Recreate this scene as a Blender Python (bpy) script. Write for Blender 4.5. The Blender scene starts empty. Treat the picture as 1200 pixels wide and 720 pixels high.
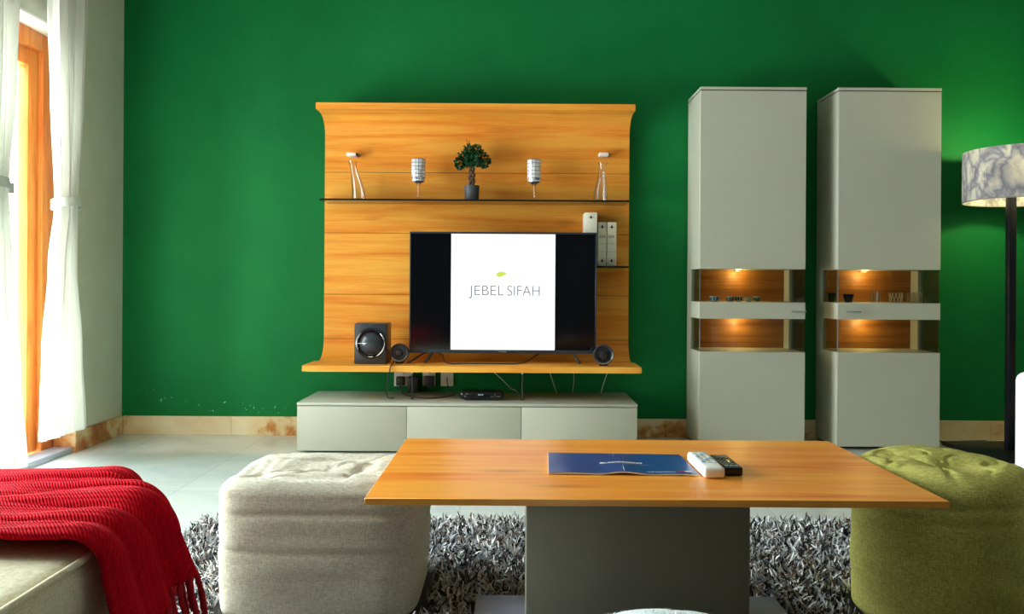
import bpy, bmesh, math, random
import numpy as np
from mathutils import Vector, Matrix, noise

random.seed(7); np.random.seed(7)
C = bpy.context.scene.collection
PI = math.pi
H = 0.87          # camera height
F = 974.0         # focal length in pixels of the 1200-wide frame

# ------------------------------------------------------------------ helpers
def link(o):
    C.objects.link(o); return o

def thing(name, label, cat, loc=(0, 0, 0), group=None, kind=None):
    o = bpy.data.objects.new(name, None); link(o)
    o.empty_display_size = 0.05
    o.location = loc
    tag(o, label, cat, group, kind)
    return o

def tag(o, label=None, cat=None, group=None, kind=None):
    if label: o['label'] = label
    if cat: o['category'] = cat
    if group: o['group'] = group
    if kind: o['kind'] = kind
    return o

def wloc(o):
    v = Vector((0, 0, 0))
    while o is not None:
        v += Vector(o.location); o = o.parent
    return v

def mesh_obj(name, me, mats, parent=None, loc=None, smooth=None):
    """me is in WORLD coordinates; it is shifted so that the origin sits at loc (or the parent)."""
    if not isinstance(mats, (list, tuple)): mats = [mats]
    for m in mats: me.materials.append(m)
    base = wloc(parent) if parent is not None else Vector(loc or (0, 0, 0))
    off = Vector(loc) - base if (parent is not None and loc is not None) else Vector((0, 0, 0))
    me.transform(Matrix.Translation(-(base + off)))
    o = bpy.data.objects.new(name, me); link(o)
    if parent is not None:
        o.parent = parent; o.location = off
    else:
        o.location = base
    if smooth is not None:
        me.polygons.foreach_set('use_smooth', [True] * len(me.polygons))
        if smooth < 3.1:
            try: me.set_sharp_from_angle(angle=smooth)
            except Exception: pass
    return o

def obj(name, bm, mats, parent=None, loc=None, smooth=0.7):
    me = bpy.data.meshes.new(name)
    bmesh.ops.recalc_face_normals(bm, faces=bm.faces[:])
    bm.to_mesh(me); bm.free()
    return mesh_obj(name, me, mats, parent, loc, smooth)

def struct(name, bm, mats, parent=None, loc=None, smooth=0.5):
    o = obj(name, bm, mats, parent, loc, smooth)
    if parent is None: o['kind'] = 'structure'
    return o

def merge(dst, src, mat=0):
    for f in src.faces: f.material_index = mat
    me = bpy.data.meshes.new('tmp'); src.to_mesh(me); src.free()
    dst.from_mesh(me); bpy.data.meshes.remove(me)

def box(bm, x0, x1, y0, y1, z0, z1, bev=0.002, seg=2, mat=0, rot=None):
    b = bmesh.new()
    bmesh.ops.create_cube(b, size=1)
    c = Vector(((x0 + x1) / 2, (y0 + y1) / 2, (z0 + z1) / 2))
    for v in b.verts:
        v.co = Vector((v.co.x * (x1 - x0), v.co.y * (y1 - y0), v.co.z * (z1 - z0)))
    if bev > 0:
        bmesh.ops.bevel(b, geom=b.edges[:], offset=bev, segments=seg, profile=0.5, affect='EDGES', clamp_overlap=True)
    M = Matrix.Translation(c)
    if rot is not None: M = M @ rot
    bmesh.ops.transform(b, matrix=M, verts=b.verts[:])
    merge(bm, b, mat); return bm

def B(*a, **k):
    return box(bmesh.new(), *a, **k)

def lathe(bm, prof, c, axis='Z', n=40, mat=0, closed=False):
    """prof = [(r, h)...]; axis 'Z' up, 'Y' = h runs towards the camera (-Y)."""
    b = bmesh.new(); rings = []
    for r, h in prof:
        ring = []
        for i in range(n):
            a = 2 * PI * i / n
            if axis == 'Z': p = (c[0] + r * math.cos(a), c[1] + r * math.sin(a), c[2] + h)
            else: p = (c[0] + r * math.cos(a), c[1] - h, c[2] + r * math.sin(a))
            ring.append(b.verts.new(p))
        rings.append(ring)
    for k in range(len(rings) - 1):
        for i in range(n):
            b.faces.new((rings[k][i], rings[k][(i + 1) % n], rings[k + 1][(i + 1) % n], rings[k + 1][i]))
    if not closed:
        if prof[0][0] > 1e-4: b.faces.new(rings[0])
        if prof[-1][0] > 1e-4: b.faces.new(rings[-1])
    else:
        for i in range(n):
            b.faces.new((rings[-1][i], rings[-1][(i + 1) % n], rings[0][(i + 1) % n], rings[0][i]))
    bmesh.ops.remove_doubles(b, verts=b.verts[:], dist=1e-5)
    merge(bm, b, mat); return bm

def tube(bm, pts, r, n=8, mat=0, closed=False):
    pts = [Vector(p) for p in pts]
    b = bmesh.new(); rings = []
    N = len(pts); up = None
    for i, p in enumerate(pts):
        if closed: t = pts[(i + 1) % N] - pts[i - 1]
        else: t = pts[min(i + 1, N - 1)] - pts[max(i - 1, 0)]
        if t.length < 1e-9: t = Vector((0, 0, 1))
        t.normalize()
        if up is None:
            up = t.orthogonal().normalized()
        else:
            up = (up - t * up.dot(t))
            up = up.normalized() if up.length > 1e-6 else t.orthogonal().normalized()
        s = t.cross(up)
        rr = r[i] if isinstance(r, (list, tuple)) else r
        rings.append([b.verts.new(p + (up * math.cos(2 * PI * k / n) + s * math.sin(2 * PI * k / n)) * rr) for k in range(n)])
    for i in range(N if closed else N - 1):
        A, Bq = rings[i], rings[(i + 1) % N]
        for k in range(n):
            b.faces.new((A[k], A[(k + 1) % n], Bq[(k + 1) % n], Bq[k]))
    if not closed:
        b.faces.new(rings[0]); b.faces.new(rings[-1])
    merge(bm, b, mat); return bm

def smooth_path(pts, k=8):
    P = [Vector(p) for p in pts]; out = []
    for i in range(len(P) - 1):
        p0, p1, p2, p3 = P[max(i - 1, 0)], P[i], P[i + 1], P[min(i + 2, len(P) - 1)]
        for j in range(k):
            t = j / k
            out.append(0.5 * ((2 * p1) + (p2 - p0) * t + (2 * p0 - 5 * p1 + 4 * p2 - p3) * t * t + (3 * p1 - p0 - 3 * p2 + p3) * t ** 3))
    out.append(P[-1]); return out

def extrude_profile(bm, prof, x0, x1, mat=0):
    """closed (y,z) outline swept along X."""
    b = bmesh.new()
    A = [b.verts.new((x0, y, z)) for y, z in prof]
    D = [b.verts.new((x1, y, z)) for y, z in prof]
    n = len(prof)
    for i in range(n):
        b.faces.new((A[i], A[(i + 1) % n], D[(i + 1) % n], D[i]))
    b.faces.new(A); b.faces.new(D)
    merge(bm, b, mat); return bm

def text_mesh(body, size, offset=0.0, extrude=0.0004, spacing=1.0):
    cu = bpy.data.curves.new('lettering', 'FONT')
    cu.body = body; cu.size = size; cu.align_x = 'CENTER'; cu.align_y = 'CENTER'
    cu.extrude = extrude; cu.offset = offset; cu.space_character = spacing
    to = bpy.data.objects.new('lettering', cu); link(to)
    dg = bpy.context.evaluated_depsgraph_get()
    me = bpy.data.meshes.new_from_object(to.evaluated_get(dg))
    bpy.data.objects.remove(to); bpy.data.curves.remove(cu)
    return me

# ------------------------------------------------------------------ materials
def new_mat(name):
    m = bpy.data.materials.new(name); m.use_nodes = True
    nt = m.node_tree
    return m, nt, nt.nodes, nt.links, nt.nodes['Principled BSDF']

def setp(bsdf, **k):
    names = {'rough': 'Roughness', 'metal': 'Metallic', 'spec': 'Specular IOR Level', 'coat': 'Coat Weight',
             'coatr': 'Coat Roughness', 'sheen': 'Sheen Weight', 'trans': 'Transmission Weight', 'ior': 'IOR',
             'estr': 'Emission Strength', 'sub': 'Subsurface Weight'}
    for kk, v in k.items(): bsdf.inputs[names[kk]].default_value = v

def rgb(r, g, b): return (r, g, b, 1.0)

def s2l(r, g, b):
    def f(c):
        c /= 255.0
        return c / 12.92 if c <= 0.04045 else ((c + 0.055) / 1.055) ** 2.4
    return (f(r), f(g), f(b), 1.0)

def ramp(nd, stops):
    r = nd.new('ShaderNodeValToRGB')
    while len(r.color_ramp.elements) < len(stops): r.color_ramp.elements.new(0.5)
    for e, (p, c) in zip(r.color_ramp.elements, stops): e.position = p; e.color = c
    return r

def mapped(nd, lk, scale=(1, 1, 1), kind='Object', loc=(0, 0, 0), rot=(0, 0, 0)):
    tc = nd.new('ShaderNodeTexCoord'); mp = nd.new('ShaderNodeMapping')
    mp.inputs['Scale'].default_value = scale; mp.inputs['Location'].default_value = loc
    mp.inputs['Rotation'].default_value = rot
    lk.new(tc.outputs[kind], mp.inputs['Vector']); return mp.outputs['Vector']

def noise_tex(nd, lk, vec, scale, detail=4, rough=0.55, dist=0.0):
    n = nd.new('ShaderNodeTexNoise')
    n.inputs['Scale'].default_value = scale; n.inputs['Detail'].default_value = detail
    n.inputs['Roughness'].default_value = rough; n.inputs['Distortion'].default_value = dist
    if vec is not None: lk.new(vec, n.inputs['Vector'])
    return n

def bump(nd, lk, bsdf, height, strength=0.2, dist=0.01):
    b = nd.new('ShaderNodeBump'); b.inputs['Strength'].default_value = strength; b.inputs['Distance'].default_value = dist
    lk.new(height, b.inputs['Height']); lk.new(b.outputs['Normal'], bsdf.inputs['Normal']); return b

def plain(name, col, rough=0.5, metal=0.0, var=0.06, scale=40, bmp=0.0, **k):
    m, nt, nd, lk, bs = new_mat(name)
    v = mapped(nd, lk)
    n = noise_tex(nd, lk, v, scale, 3)
    c0 = tuple(max(0, c * (1 - var)) for c in col[:3]) + (1,)
    c1 = tuple(min(1, c * (1 + var)) for c in col[:3]) + (1,)
    r = ramp(nd, [(0.3, c0), (0.7, c1)])
    lk.new(n.outputs['Fac'], r.inputs['Fac']); lk.new(r.outputs['Color'], bs.inputs['Base Color'])
    setp(bs, rough=rough, metal=metal, **k)
    if bmp: bump(nd, lk, bs, n.outputs['Fac'], bmp, 0.004)
    return m

def math_node(nd, lk, op, a, b=None, c=None):
    n = nd.new('ShaderNodeMath'); n.operation = op
    for i, x in enumerate((a, b, c)):
        if x is None: continue
        if isinstance(x, (int, float)): n.inputs[i].default_value = x
        else: lk.new(x, n.inputs[i])
    return n.outputs[0]

def mix_col(nd, lk, fac, a, b, mode='MIX'):
    n = nd.new('ShaderNodeMix'); n.data_type = 'RGBA'; n.blend_type = mode
    for sock, x in ((n.inputs[0], fac), (n.inputs[6], a), (n.inputs[7], b)):
        if isinstance(x, (int, float)): sock.default_value = x
        elif isinstance(x, tuple): sock.default_value = x
        else: lk.new(x, sock)
    return n.outputs[2]

def wood(name, light, mid, dark, rough=0.42, seams=(), spec=0.35, along='X'):
    m, nt, nd, lk, bs = new_mat(name)
    tc = nd.new('ShaderNodeTexCoord'); sep = nd.new('ShaderNodeSeparateXYZ'); lk.new(tc.outputs['Object'], sep.inputs[0])
    comb = nd.new('ShaderNodeCombineXYZ')
    zc = sep.outputs['Z']; plank = None
    for s in seams:
        g = math_node(nd, lk, 'GREATER_THAN', zc, s)
        plank = g if plank is None else math_node(nd, lk, 'ADD', plank, g)
    if plank is not None:
        xo = math_node(nd, lk, 'MULTIPLY_ADD', plank, 3.73, sep.outputs['X'])
    else: xo = sep.outputs['X']
    if along == 'X':
        lk.new(xo, comb.inputs[0]); lk.new(sep.outputs['Y'], comb.inputs[1]); lk.new(zc, comb.inputs[2])
    elif along == 'Z':
        lk.new(zc, comb.inputs[0]); lk.new(sep.outputs['X'], comb.inputs[1]); lk.new(sep.outputs['Y'], comb.inputs[2])
    else:
        lk.new(sep.outputs['Y'], comb.inputs[0]); lk.new(sep.outputs['X'], comb.inputs[1]); lk.new(zc, comb.inputs[2])
    mp = nd.new('ShaderNodeMapping'); mp.inputs['Scale'].default_value = (1.0, 16, 16); lk.new(comb.outputs[0], mp.inputs[0])
    n1 = noise_tex(nd, lk, mp.outputs[0], 1.0, 6, 0.6, 0.6)
    mp2 = nd.new('ShaderNodeMapping'); mp2.inputs['Scale'].default_value = (5, 150, 150); lk.new(comb.outputs[0], mp2.inputs[0])
    n2 = noise_tex(nd, lk, mp2.outputs[0], 1.0, 2, 0.5)
    r = ramp(nd, [(0.30, dark), (0.46, mid), (0.62, light)])
    f = math_node(nd, lk, 'MULTIPLY_ADD', n2.outputs['Fac'], 0.25, math_node(nd, lk, 'MULTIPLY', n1.outputs['Fac'], 0.82))
    lk.new(f, r.inputs['Fac'])
    # knots and short cracks
    mp3 = nd.new('ShaderNodeMapping'); mp3.inputs['Scale'].default_value = (1.6, 6.5, 6.5); lk.new(comb.outputs[0], mp3.inputs[0])
    vo = nd.new('ShaderNodeTexVoronoi'); vo.inputs['Scale'].default_value = 1.0; lk.new(mp3.outputs[0], vo.inputs['Vector'])
    kr = ramp(nd, [(0.0, rgb(1, 1, 1)), (0.06, rgb(0.55, .55, .55)), (0.16, rgb(0, 0, 0))]); lk.new(vo.outputs['Distance'], kr.inputs['Fac'])
    knot = math_node(nd, lk, 'MULTIPLY', kr.outputs['Color'], 0.6)
    col = mix_col(nd, lk, knot, r.outputs['Color'], tuple(c * 0.45 for c in dark[:3]) + (1,))
    seam = None
    for s in seams:
        c = math_node(nd, lk, 'COMPARE', zc, s, 0.0018)
        seam = c if seam is None else math_node(nd, lk, 'ADD', seam, c)
    if seam is not None:
        col = mix_col(nd, lk, math_node(nd, lk, 'MULTIPLY', seam, 0.75), col, rgb(0.08, 0.025, 0.005))
    lk.new(col, bs.inputs['Base Color'])
    setp(bs, rough=rough, spec=spec)
    bump(nd, lk, bs, n2.outputs['Fac'], 0.08, 0.002)
    return m

def fabric(name, a, b, rough=0.9, weave=420, bmp=0.35, sheen=0.0, streak=True):
    m, nt, nd, lk, bs = new_mat(name)
    v1 = mapped(nd, lk, (1, 1, 0.18)); v2 = mapped(nd, lk, (0.18, 0.18, 1))
    n1 = noise_tex(nd, lk, v1, weave, 2); n2 = noise_tex(nd, lk, v2, weave, 2)
    s = math_node(nd, lk, 'ADD', n1.outputs['Fac'], n2.outputs['Fac'])
    h = math_node(nd, lk, 'MULTIPLY', s, 0.5)
    r = ramp(nd, [(0.38, a), (0.62, b)]); lk.new(h, r.inputs['Fac'])
    lk.new(r.outputs['Color'], bs.inputs['Base Color'])
    setp(bs, rough=rough, spec=0.15, sheen=sheen)
    bump(nd, lk, bs, h, bmp, 0.003)
    return m

def glass(name, tint=(0.95, 0.98, 0.97), reflect=0.06, rough=0.02):
    """thin clear pane: lets light straight through, with a fresnel gloss."""
    m = bpy.data.materials.new(name); m.use_nodes = True
    nt = m.node_tree; nd = nt.nodes; lk = nt.links
    nd.clear()
    out = nd.new('ShaderNodeOutputMaterial'); mx = nd.new('ShaderNodeMixShader')
    tr = nd.new('ShaderNodeBsdfTransparent'); tr.inputs['Color'].default_value = (*tint, 1)
    gl = nd.new('ShaderNodeBsdfGlossy'); gl.inputs['Roughness'].default_value = rough
    lw = nd.new('ShaderNodeLayerWeight'); lw.inputs['Blend'].default_value = 0.25
    f = math_node(nd, lk, 'MULTIPLY_ADD', lw.outputs['Fresnel'], 0.5, reflect - 0.02)
    f.node.use_clamp = True
    lk.new(f, mx.inputs[0]); lk.new(tr.outputs[0], mx.inputs[1]); lk.new(gl.outputs[0], mx.inputs[2])
    lk.new(mx.outputs[0], out.inputs[0])
    return m

def emit(name, col, strength):
    m, nt, nd, lk, bs = new_mat(name)
    bs.inputs['Base Color'].default_value = rgb(0.01, 0.01, 0.012)
    bs.inputs['Emission Color'].default_value = col
    setp(bs, estr=strength, rough=0.4)
    return m

# --- wall paint
def paint_green():
    m, nt, nd, lk, bs = new_mat('green_wall_paint')
    tc = nd.new('ShaderNodeTexCoord')
    n = noise_tex(nd, lk, tc.outputs['Object'], 2.2, 5, 0.6)
    r = ramp(nd, [(0.3, s2l(4, 108, 52)), (0.7, s2l(12, 120, 58))]); lk.new(n.outputs['Fac'], r.inputs['Fac'])
    # flaking paint just above the skirting on the left
    sep = nd.new('ShaderNodeSeparateXYZ'); lk.new(tc.outputs['Object'], sep.inputs[0])
    z, x = sep.outputs['Z'], sep.outputs['X']
    wob = noise_tex(nd, lk, tc.outputs['Object'], 3.0, 3)
    zc = math_node(nd, lk, 'MULTIPLY_ADD', wob.outputs['Fac'], 0.16, math_node(nd, lk, 'MULTIPLY_ADD', x, -0.06, 0.0))
    dz = math_node(nd, lk, 'ABSOLUTE', math_node(nd, lk, 'SUBTRACT', z, zc))
    band = math_node(nd, lk, 'LESS_THAN', dz, 0.03)
    band = math_node(nd, lk, 'MULTIPLY', band, math_node(nd, lk, 'LESS_THAN', x, -1.15))
    band = math_node(nd, lk, 'MULTIPLY', band, math_node(nd, lk, 'GREATER_THAN', x, -2.12))
    sp = noise_tex(nd, lk, tc.outputs['Object'], 55, 3, 0.7)
    spk = math_node(nd, lk, 'GREATER_THAN', sp.outputs['Fac'], 0.665)
    col = mix_col(nd, lk, math_node(nd, lk, 'MULTIPLY', band, spk), r.outputs['Color'], s2l(150, 205, 190))
    lk.new(col, bs.inputs['Base Color'])
    n2 = noise_tex(nd, lk, tc.outputs['Object'], 160, 3)
    setp(bs, rough=0.62, spec=0.18); bump(nd, lk, bs, n2.outputs['Fac'], 0.12, 0.003)
    return m

def marble_base():
    m, nt, nd, lk, bs = new_mat('beige_marble_skirting')
    v = mapped(nd, lk, (1, 1, 1))
    n = noise_tex(nd, lk, v, 1.9, 5, 0.6, 0.7)
    n2 = noise_tex(nd, lk, v, 14, 4, 0.6, 0.3)
    f = math_node(nd, lk, 'MULTIPLY_ADD', n2.outputs['Fac'], 0.22, math_node(nd, lk, 'MULTIPLY', n.outputs['Fac'], 0.8))
    r = ramp(nd, [(0.36, s2l(232, 214, 178)), (0.50, s2l(222, 196, 148)), (0.56, s2l(196, 128, 66)), (0.63, s2l(150, 78, 36))])
    lk.new(f, r.inputs['Fac']); lk.new(r.outputs['Color'], bs.inputs['Base Color'])
    setp(bs, rough=0.25, spec=0.45)
    return m

def floor_mat():
    m, nt, nd, lk, bs = new_mat('polished_marble_tiles')
    v = mapped(nd, lk, (1, 1, 1), rot=(0, 0, 0))
    n = noise_tex(nd, lk, v, 2.4, 7, 0.62, 1.2)
    r = ramp(nd, [(0.3, s2l(198, 208, 208)), (0.52, s2l(214, 220, 216)), (0.7, s2l(224, 222, 210))])
    lk.new(n.outputs['Fac'], r.inputs['Fac'])
    br = nd.new('ShaderNodeTexBrick'); br.offset = 0.0
    br.inputs['Color1'].default_value = (1, 1, 1, 1); br.inputs['Color2'].default_value = (0.93, 0.94, 0.95, 1)
    br.inputs['Mortar'].default_value = (0.72, 0.72, 0.70, 1)
    br.inputs['Scale'].default_value = 1.0; br.inputs['Mortar Size'].default_value = 0.002
    br.inputs['Brick Width'].default_value = 0.6; br.inputs['Row Height'].default_value = 0.6
    v2 = mapped(nd, lk, (1, 1, 1), loc=(0.21, 0.13, 0)); lk.new(v2, br.inputs['Vector'])
    lk.new(mix_col(nd, lk, 1.0, r.outputs['Color'], br.outputs['Color'], 'MULTIPLY'), bs.inputs['Base Color'])
    setp(bs, rough=0.09, spec=0.5)
    return m

def curtain_mat():
    m = bpy.data.materials.new('sheer_white_curtain'); m.use_nodes = True
    nt = m.node_tree; nd = nt.nodes; lk = nt.links; nd.clear()
    out = nd.new('ShaderNodeOutputMaterial')
    d = nd.new('ShaderNodeBsdfDiffuse'); t = nd.new('ShaderNodeBsdfTranslucent'); mx = nd.new('ShaderNodeMixShader')
    tr = nd.new('ShaderNodeBsdfTransparent'); mx2 = nd.new('ShaderNodeMixShader')
    v = mapped(nd, lk, (1, 1, 0.05)); n = noise_tex(nd, lk, v, 60, 3)
    r = ramp(nd, [(0.3, rgb(0.88, 0.88, 0.82)), (0.7, rgb(0.94, 0.94, 0.90))]); lk.new(n.outputs['Fac'], r.inputs['Fac'])
    lk.new(r.outputs['Color'], d.inputs['Color']); lk.new(r.outputs['Color'], t.inputs['Color'])
    mx.inputs[0].default_value = 0.30
    lk.new(d.outputs[0], mx.inputs[1]); lk.new(t.outputs[0], mx.inputs[2])
    mx2.inputs[0].default_value = 0.015
    lk.new(mx.outputs[0], mx2.inputs[1]); lk.new(tr.outputs[0], mx2.inputs[2])
    lk.new(mx2.outputs[0], out.inputs[0])
    return m

def shade_mat():
    m = bpy.data.materials.new('marbled_lamp_shade'); m.use_nodes = True
    nt = m.node_tree; nd = nt.nodes; lk = nt.links; nd.clear()
    out = nd.new('ShaderNodeOutputMaterial')
    d = nd.new('ShaderNodeBsdfDiffuse'); t = nd.new('ShaderNodeBsdfTranslucent'); mx = nd.new('ShaderNodeMixShader')
    v = mapped(nd, lk, (1, 1, 0.75))
    w = noise_tex(nd, lk, v, 7, 4, 0.6, 0.8)
    vo = nd.new('ShaderNodeTexVoronoi'); vo.feature = 'DISTANCE_TO_EDGE'; vo.inputs['Scale'].default_value = 9
    vm = nd.new('ShaderNodeVectorMath'); vm.operation = 'MULTIPLY_ADD'
    vm.inputs[1].default_value = (0.22, 0.22, 0.22)
    lk.new(w.outputs['Color'], vm.inputs[0]); lk.new(v, vm.inputs[2]); lk.new(vm.outputs[0], vo.inputs['Vector'])
    r1 = ramp(nd, [(0.0, s2l(164, 164, 176)), (0.10, s2l(204, 202, 204)), (0.28, s2l(236, 232, 220))]); lk.new(vo.outputs['Distance'], r1.inputs['Fac'])
    r2 = ramp(nd, [(0.4, rgb(1, 1, 1)), (0.62, s2l(214, 210, 214))]); lk.new(w.outputs['Fac'], r2.inputs['Fac'])
    col = mix_col(nd, lk, 1.0, r1.outputs['Color'], r2.outputs['Color'], 'MULTIPLY')
    lk.new(col, d.inputs['Color'])
    lk.new(col, t.inputs['Color'])
    mx.inputs[0].default_value = 0.30
    lk.new(d.outputs[0], mx.inputs[1]); lk.new(t.outputs[0], mx.inputs[2]); lk.new(mx.outputs[0], out.inputs[0])
    return m

def throw_mat():
    m, nt, nd, lk, bs = new_mat('red_knit')
    uv = nd.new('ShaderNodeUVMap'); uv.uv_map = 'knit'
    mp = nd.new('ShaderNodeMapping'); mp.inputs['Scale'].default_value = (1, 1, 1); lk.new(uv.outputs[0], mp.inputs[0])
    w1 = nd.new('ShaderNodeTexWave'); w1.wave_type = 'BANDS'; w1.bands_direction = 'DIAGONAL'
    w1.inputs['Scale'].default_value = 100; w1.inputs['Distortion'].default_value = 1.2; w1.inputs['Detail'].default_value = 1
    lk.new(mp.outputs[0], w1.inputs['Vector'])
    w2 = nd.new('ShaderNodeTexWave'); w2.wave_type = 'BANDS'; w2.bands_direction = 'Y'
    w2.inputs['Scale'].default_value = 28; w2.inputs['Distortion'].default_value = 0.4; lk.new(mp.outputs[0], w2.inputs['Vector'])
    n = noise_tex(nd, lk, mp.outputs[0], 300, 2)
    h = math_node(nd, lk, 'MULTIPLY_ADD', w2.outputs['Fac'], 0.6, w1.outputs['Fac'])
    h = math_node(nd, lk, 'MULTIPLY_ADD', n.outputs['Fac'], 0.5, h)
    r = ramp(nd, [(0.0, s2l(196, 4, 26)), (0.9, s2l(220, 8, 36))])
    lk.new(math_node(nd, lk, 'MULTIPLY', h, 0.45), r.inputs['Fac']); lk.new(r.outputs['Color'], bs.inputs['Base Color'])
    setp(bs, rough=0.95, spec=0.08)
    bump(nd, lk, bs, h, 0.65, 0.004)
    return m

def mosaic_mat():
    m, nt, nd, lk, bs = new_mat('mirror_mosaic')
    bs.inputs['Base Color'].default_value = rgb(0.85, 0.87, 0.9); setp(bs, rough=0.12, metal=1.0)
    return m

M = {}
M['green'] = paint_green()
M['white_wall'] = plain('white_wall_paint', s2l(206, 208, 188), 0.7, var=0.05, scale=6, bmp=0.05)
M['taupe'] = plain('taupe_wall_paint', s2l(112, 106, 92), 0.75, var=0.04, scale=5)
M['ceiling'] = plain('ceiling_paint', s2l(178, 178, 168), 0.8, var=0.02)
M['lintel'] = plain('white_lintel_paint', s2l(238, 240, 228), 0.6, var=0.02)
M['marble'] = marble_base()
M['floor'] = floor_mat()
M['sill'] = plain('grey_marble_sill', s2l(170, 180, 196), 0.3, var=0.08, scale=8)
M['door_wood'] = wood('door_wood', s2l(226, 142, 66), s2l(206, 112, 44), s2l(170, 82, 28), 0.4, along='Z')
SEAMS = (0.560, 0.811, 1.158, 1.501)
M['panel_wood'] = wood('panel_oak', s2l(238, 170, 70), s2l(230, 142, 47), s2l(198, 100, 32), 0.42, seams=SEAMS, spec=0.25)
M['oak'] = wood('honey_oak', s2l(244, 180, 76), s2l(236, 156, 56), s2l(204, 110, 38), 0.42, spec=0.25)
M['table_wood'] = wood('table_oak', s2l(240, 162, 62), s2l(230, 130, 42), s2l(192, 86, 28), 0.34, spec=0.4)
M['niche_wood'] = wood('niche_oak', s2l(158, 104, 42), s2l(128, 76, 28), s2l(80, 42, 14), 0.5)
M['lacquer'] = plain('grey_lacquer', s2l(192, 194, 178), 0.42, var=0.015, scale=3, spec=0.35)
M['lacquer_top'] = plain('grey_lacquer_top', s2l(190, 194, 182), 0.25, var=0.015, scale=3, spec=0.5)
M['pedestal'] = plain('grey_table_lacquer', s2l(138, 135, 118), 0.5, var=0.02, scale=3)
M['steel_base'] = plain('brushed_steel', s2l(104, 120, 150), 0.35, metal=0.7, var=0.05)
M['cream'] = fabric('cream_linen', s2l(178, 172, 154), s2l(216, 210, 192))
M['lime'] = fabric('lime_linen', s2l(158, 154, 76), s2l(202, 196, 112))
M['beige'] = fabric('beige_upholstery', s2l(212, 202, 170), s2l(238, 230, 202))
M['white_fabric'] = fabric('white_upholstery', s2l(236, 240, 236), s2l(250, 252, 250))
M['fleece'] = plain('pale_fleece', s2l(226, 232, 232), 0.95, var=0.05)
M['throw'] = throw_mat()
M['fringe'] = plain('red_yarn', s2l(178, 6, 26), 0.95, var=0.2, scale=200, bmp=0.4)
M['curtain'] = curtain_mat()
M['tie'] = plain('tieback_fabric', s2l(206, 214, 204), 0.8)
M['clear'] = glass('clear_glass')
M['cab_glass'] = glass('cabinet_glass', (0.74, 0.76, 0.74), 0.02)
M['ware'] = glass('glassware', (0.975, 0.98, 0.975), 0.05, 0.03)
M['smoked'] = plain('smoked_glass_shelf', s2l(34, 30, 28), 0.08, var=0.0, spec=0.6)
M['black'] = plain('black_plastic', s2l(30, 32, 38), 0.35, var=0.05, spec=0.5)
M['sub'] = plain('charcoal_plastic', s2l(50, 56, 66), 0.32, var=0.05, spec=0.5)
M['blackgloss'] = plain('gloss_black', s2l(12, 13, 18), 0.12, var=0.0, spec=0.6)
M['screen'] = plain('dark_screen', s2l(6, 9, 16), 0.10, var=0.0, spec=0.6)
M['silver'] = plain('silver_trim', s2l(190, 198, 206), 0.25, metal=0.9, var=0.03)
M['chrome'] = plain('chrome', s2l(226, 228, 230), 0.15, metal=1.0, var=0.0)
M['bezel'] = plain('tv_bezel', s2l(58, 70, 86), 0.3, metal=0.4, var=0.02)
M['slide'] = emit('lit_slide', rgb(1, 1, 1), 1.05)
M['slide_leaf'] = emit('lit_lime', s2l(200, 226, 84), 1.0)
M['slide_grey'] = emit('lit_grey', s2l(112, 120, 132), 1.0)
M['slide_pale'] = emit('lit_pale', s2l(214, 222, 206), 1.0)
M['white'] = plain('white_plastic', s2l(236, 236, 230), 0.35, var=0.02)
M['offwhite'] = plain('ivory_card', s2l(232, 230, 212), 0.6, var=0.03)
M['ink'] = plain('black_print', s2l(36, 36, 38), 0.6, var=0.0)
M['greyprint'] = plain('grey_print', s2l(140, 142, 132), 0.6, var=0.0)
M['cable_b'] = plain('black_cable', s2l(22, 24, 26), 0.5, var=0.0)
M['cable_w'] = plain('white_cable', s2l(206, 212, 212), 0.4, var=0.0)
M['blue'] = plain('blue_print', s2l(14, 66, 128), 0.3, var=0.12, scale=9, spec=0.5)
M['paper'] = plain('white_paper', s2l(238, 238, 232), 0.6, var=0.0)
M['pot'] = plain('dark_grey_pot', s2l(66, 72, 76), 0.6, var=0.05)
M['bark'] = plain('braided_bark', s2l(92, 70, 50), 0.85, var=0.3, scale=120, bmp=0.5)
M['leaf_a'] = plain('leaf_green', s2l(12, 62, 36), 0.45, var=0.3, scale=60)
M['leaf_b'] = plain('leaf_light', s2l(36, 112, 60), 0.45, var=0.3, scale=60)
M['twig'] = plain('dry_twig', s2l(122, 62, 26), 0.8)
M['soil'] = plain('soil', s2l(50, 38, 30), 0.95, var=0.4, scale=150)
M['mosaic'] = plain('mirror_mosaic', s2l(232, 234, 240), 0.22, metal=0.25, var=0.12, scale=90, spec=0.6)
M['grout'] = plain('mosaic_grout', s2l(70, 76, 92), 0.5)
M['lampblack'] = plain('black_lamp_metal', s2l(20, 22, 30), 0.4, metal=0.3, var=0.0)
M['shade'] = shade_mat()
M['shade_in'] = plain('cream_shade_lining', s2l(238, 232, 196), 0.8, var=0.02)
M['bulb'] = emit('lamp_bulb', rgb(1.0, 0.86, 0.5), 14)
M['puck'] = emit('cabinet_lamp', rgb(1.0, 0.72, 0.32), 2)
M['cobalt'] = plain('cobalt_ceramic', s2l(30, 44, 96), 0.15, var=0.1, spec=0.6)
M['navy_glass'] = plain('dark_blue_glass', s2l(16, 22, 44), 0.08, var=0.1, spec=0.7)
M['cup_white'] = plain('white_ceramic', s2l(226, 230, 224), 0.25, var=0.03)
M['cup_blue'] = plain('blue_glaze', s2l(66, 120, 186), 0.25, var=0.1)
M['cup_green'] = plain('green_glaze', s2l(96, 134, 96), 0.25, var=0.1)
M['cup_cream'] = plain('cream_ceramic', s2l(226, 214, 164), 0.25, var=0.05)
M['crystal'] = plain('cut_crystal', s2l(226, 218, 176), 0.12, var=0.1, spec=0.7)
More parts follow.
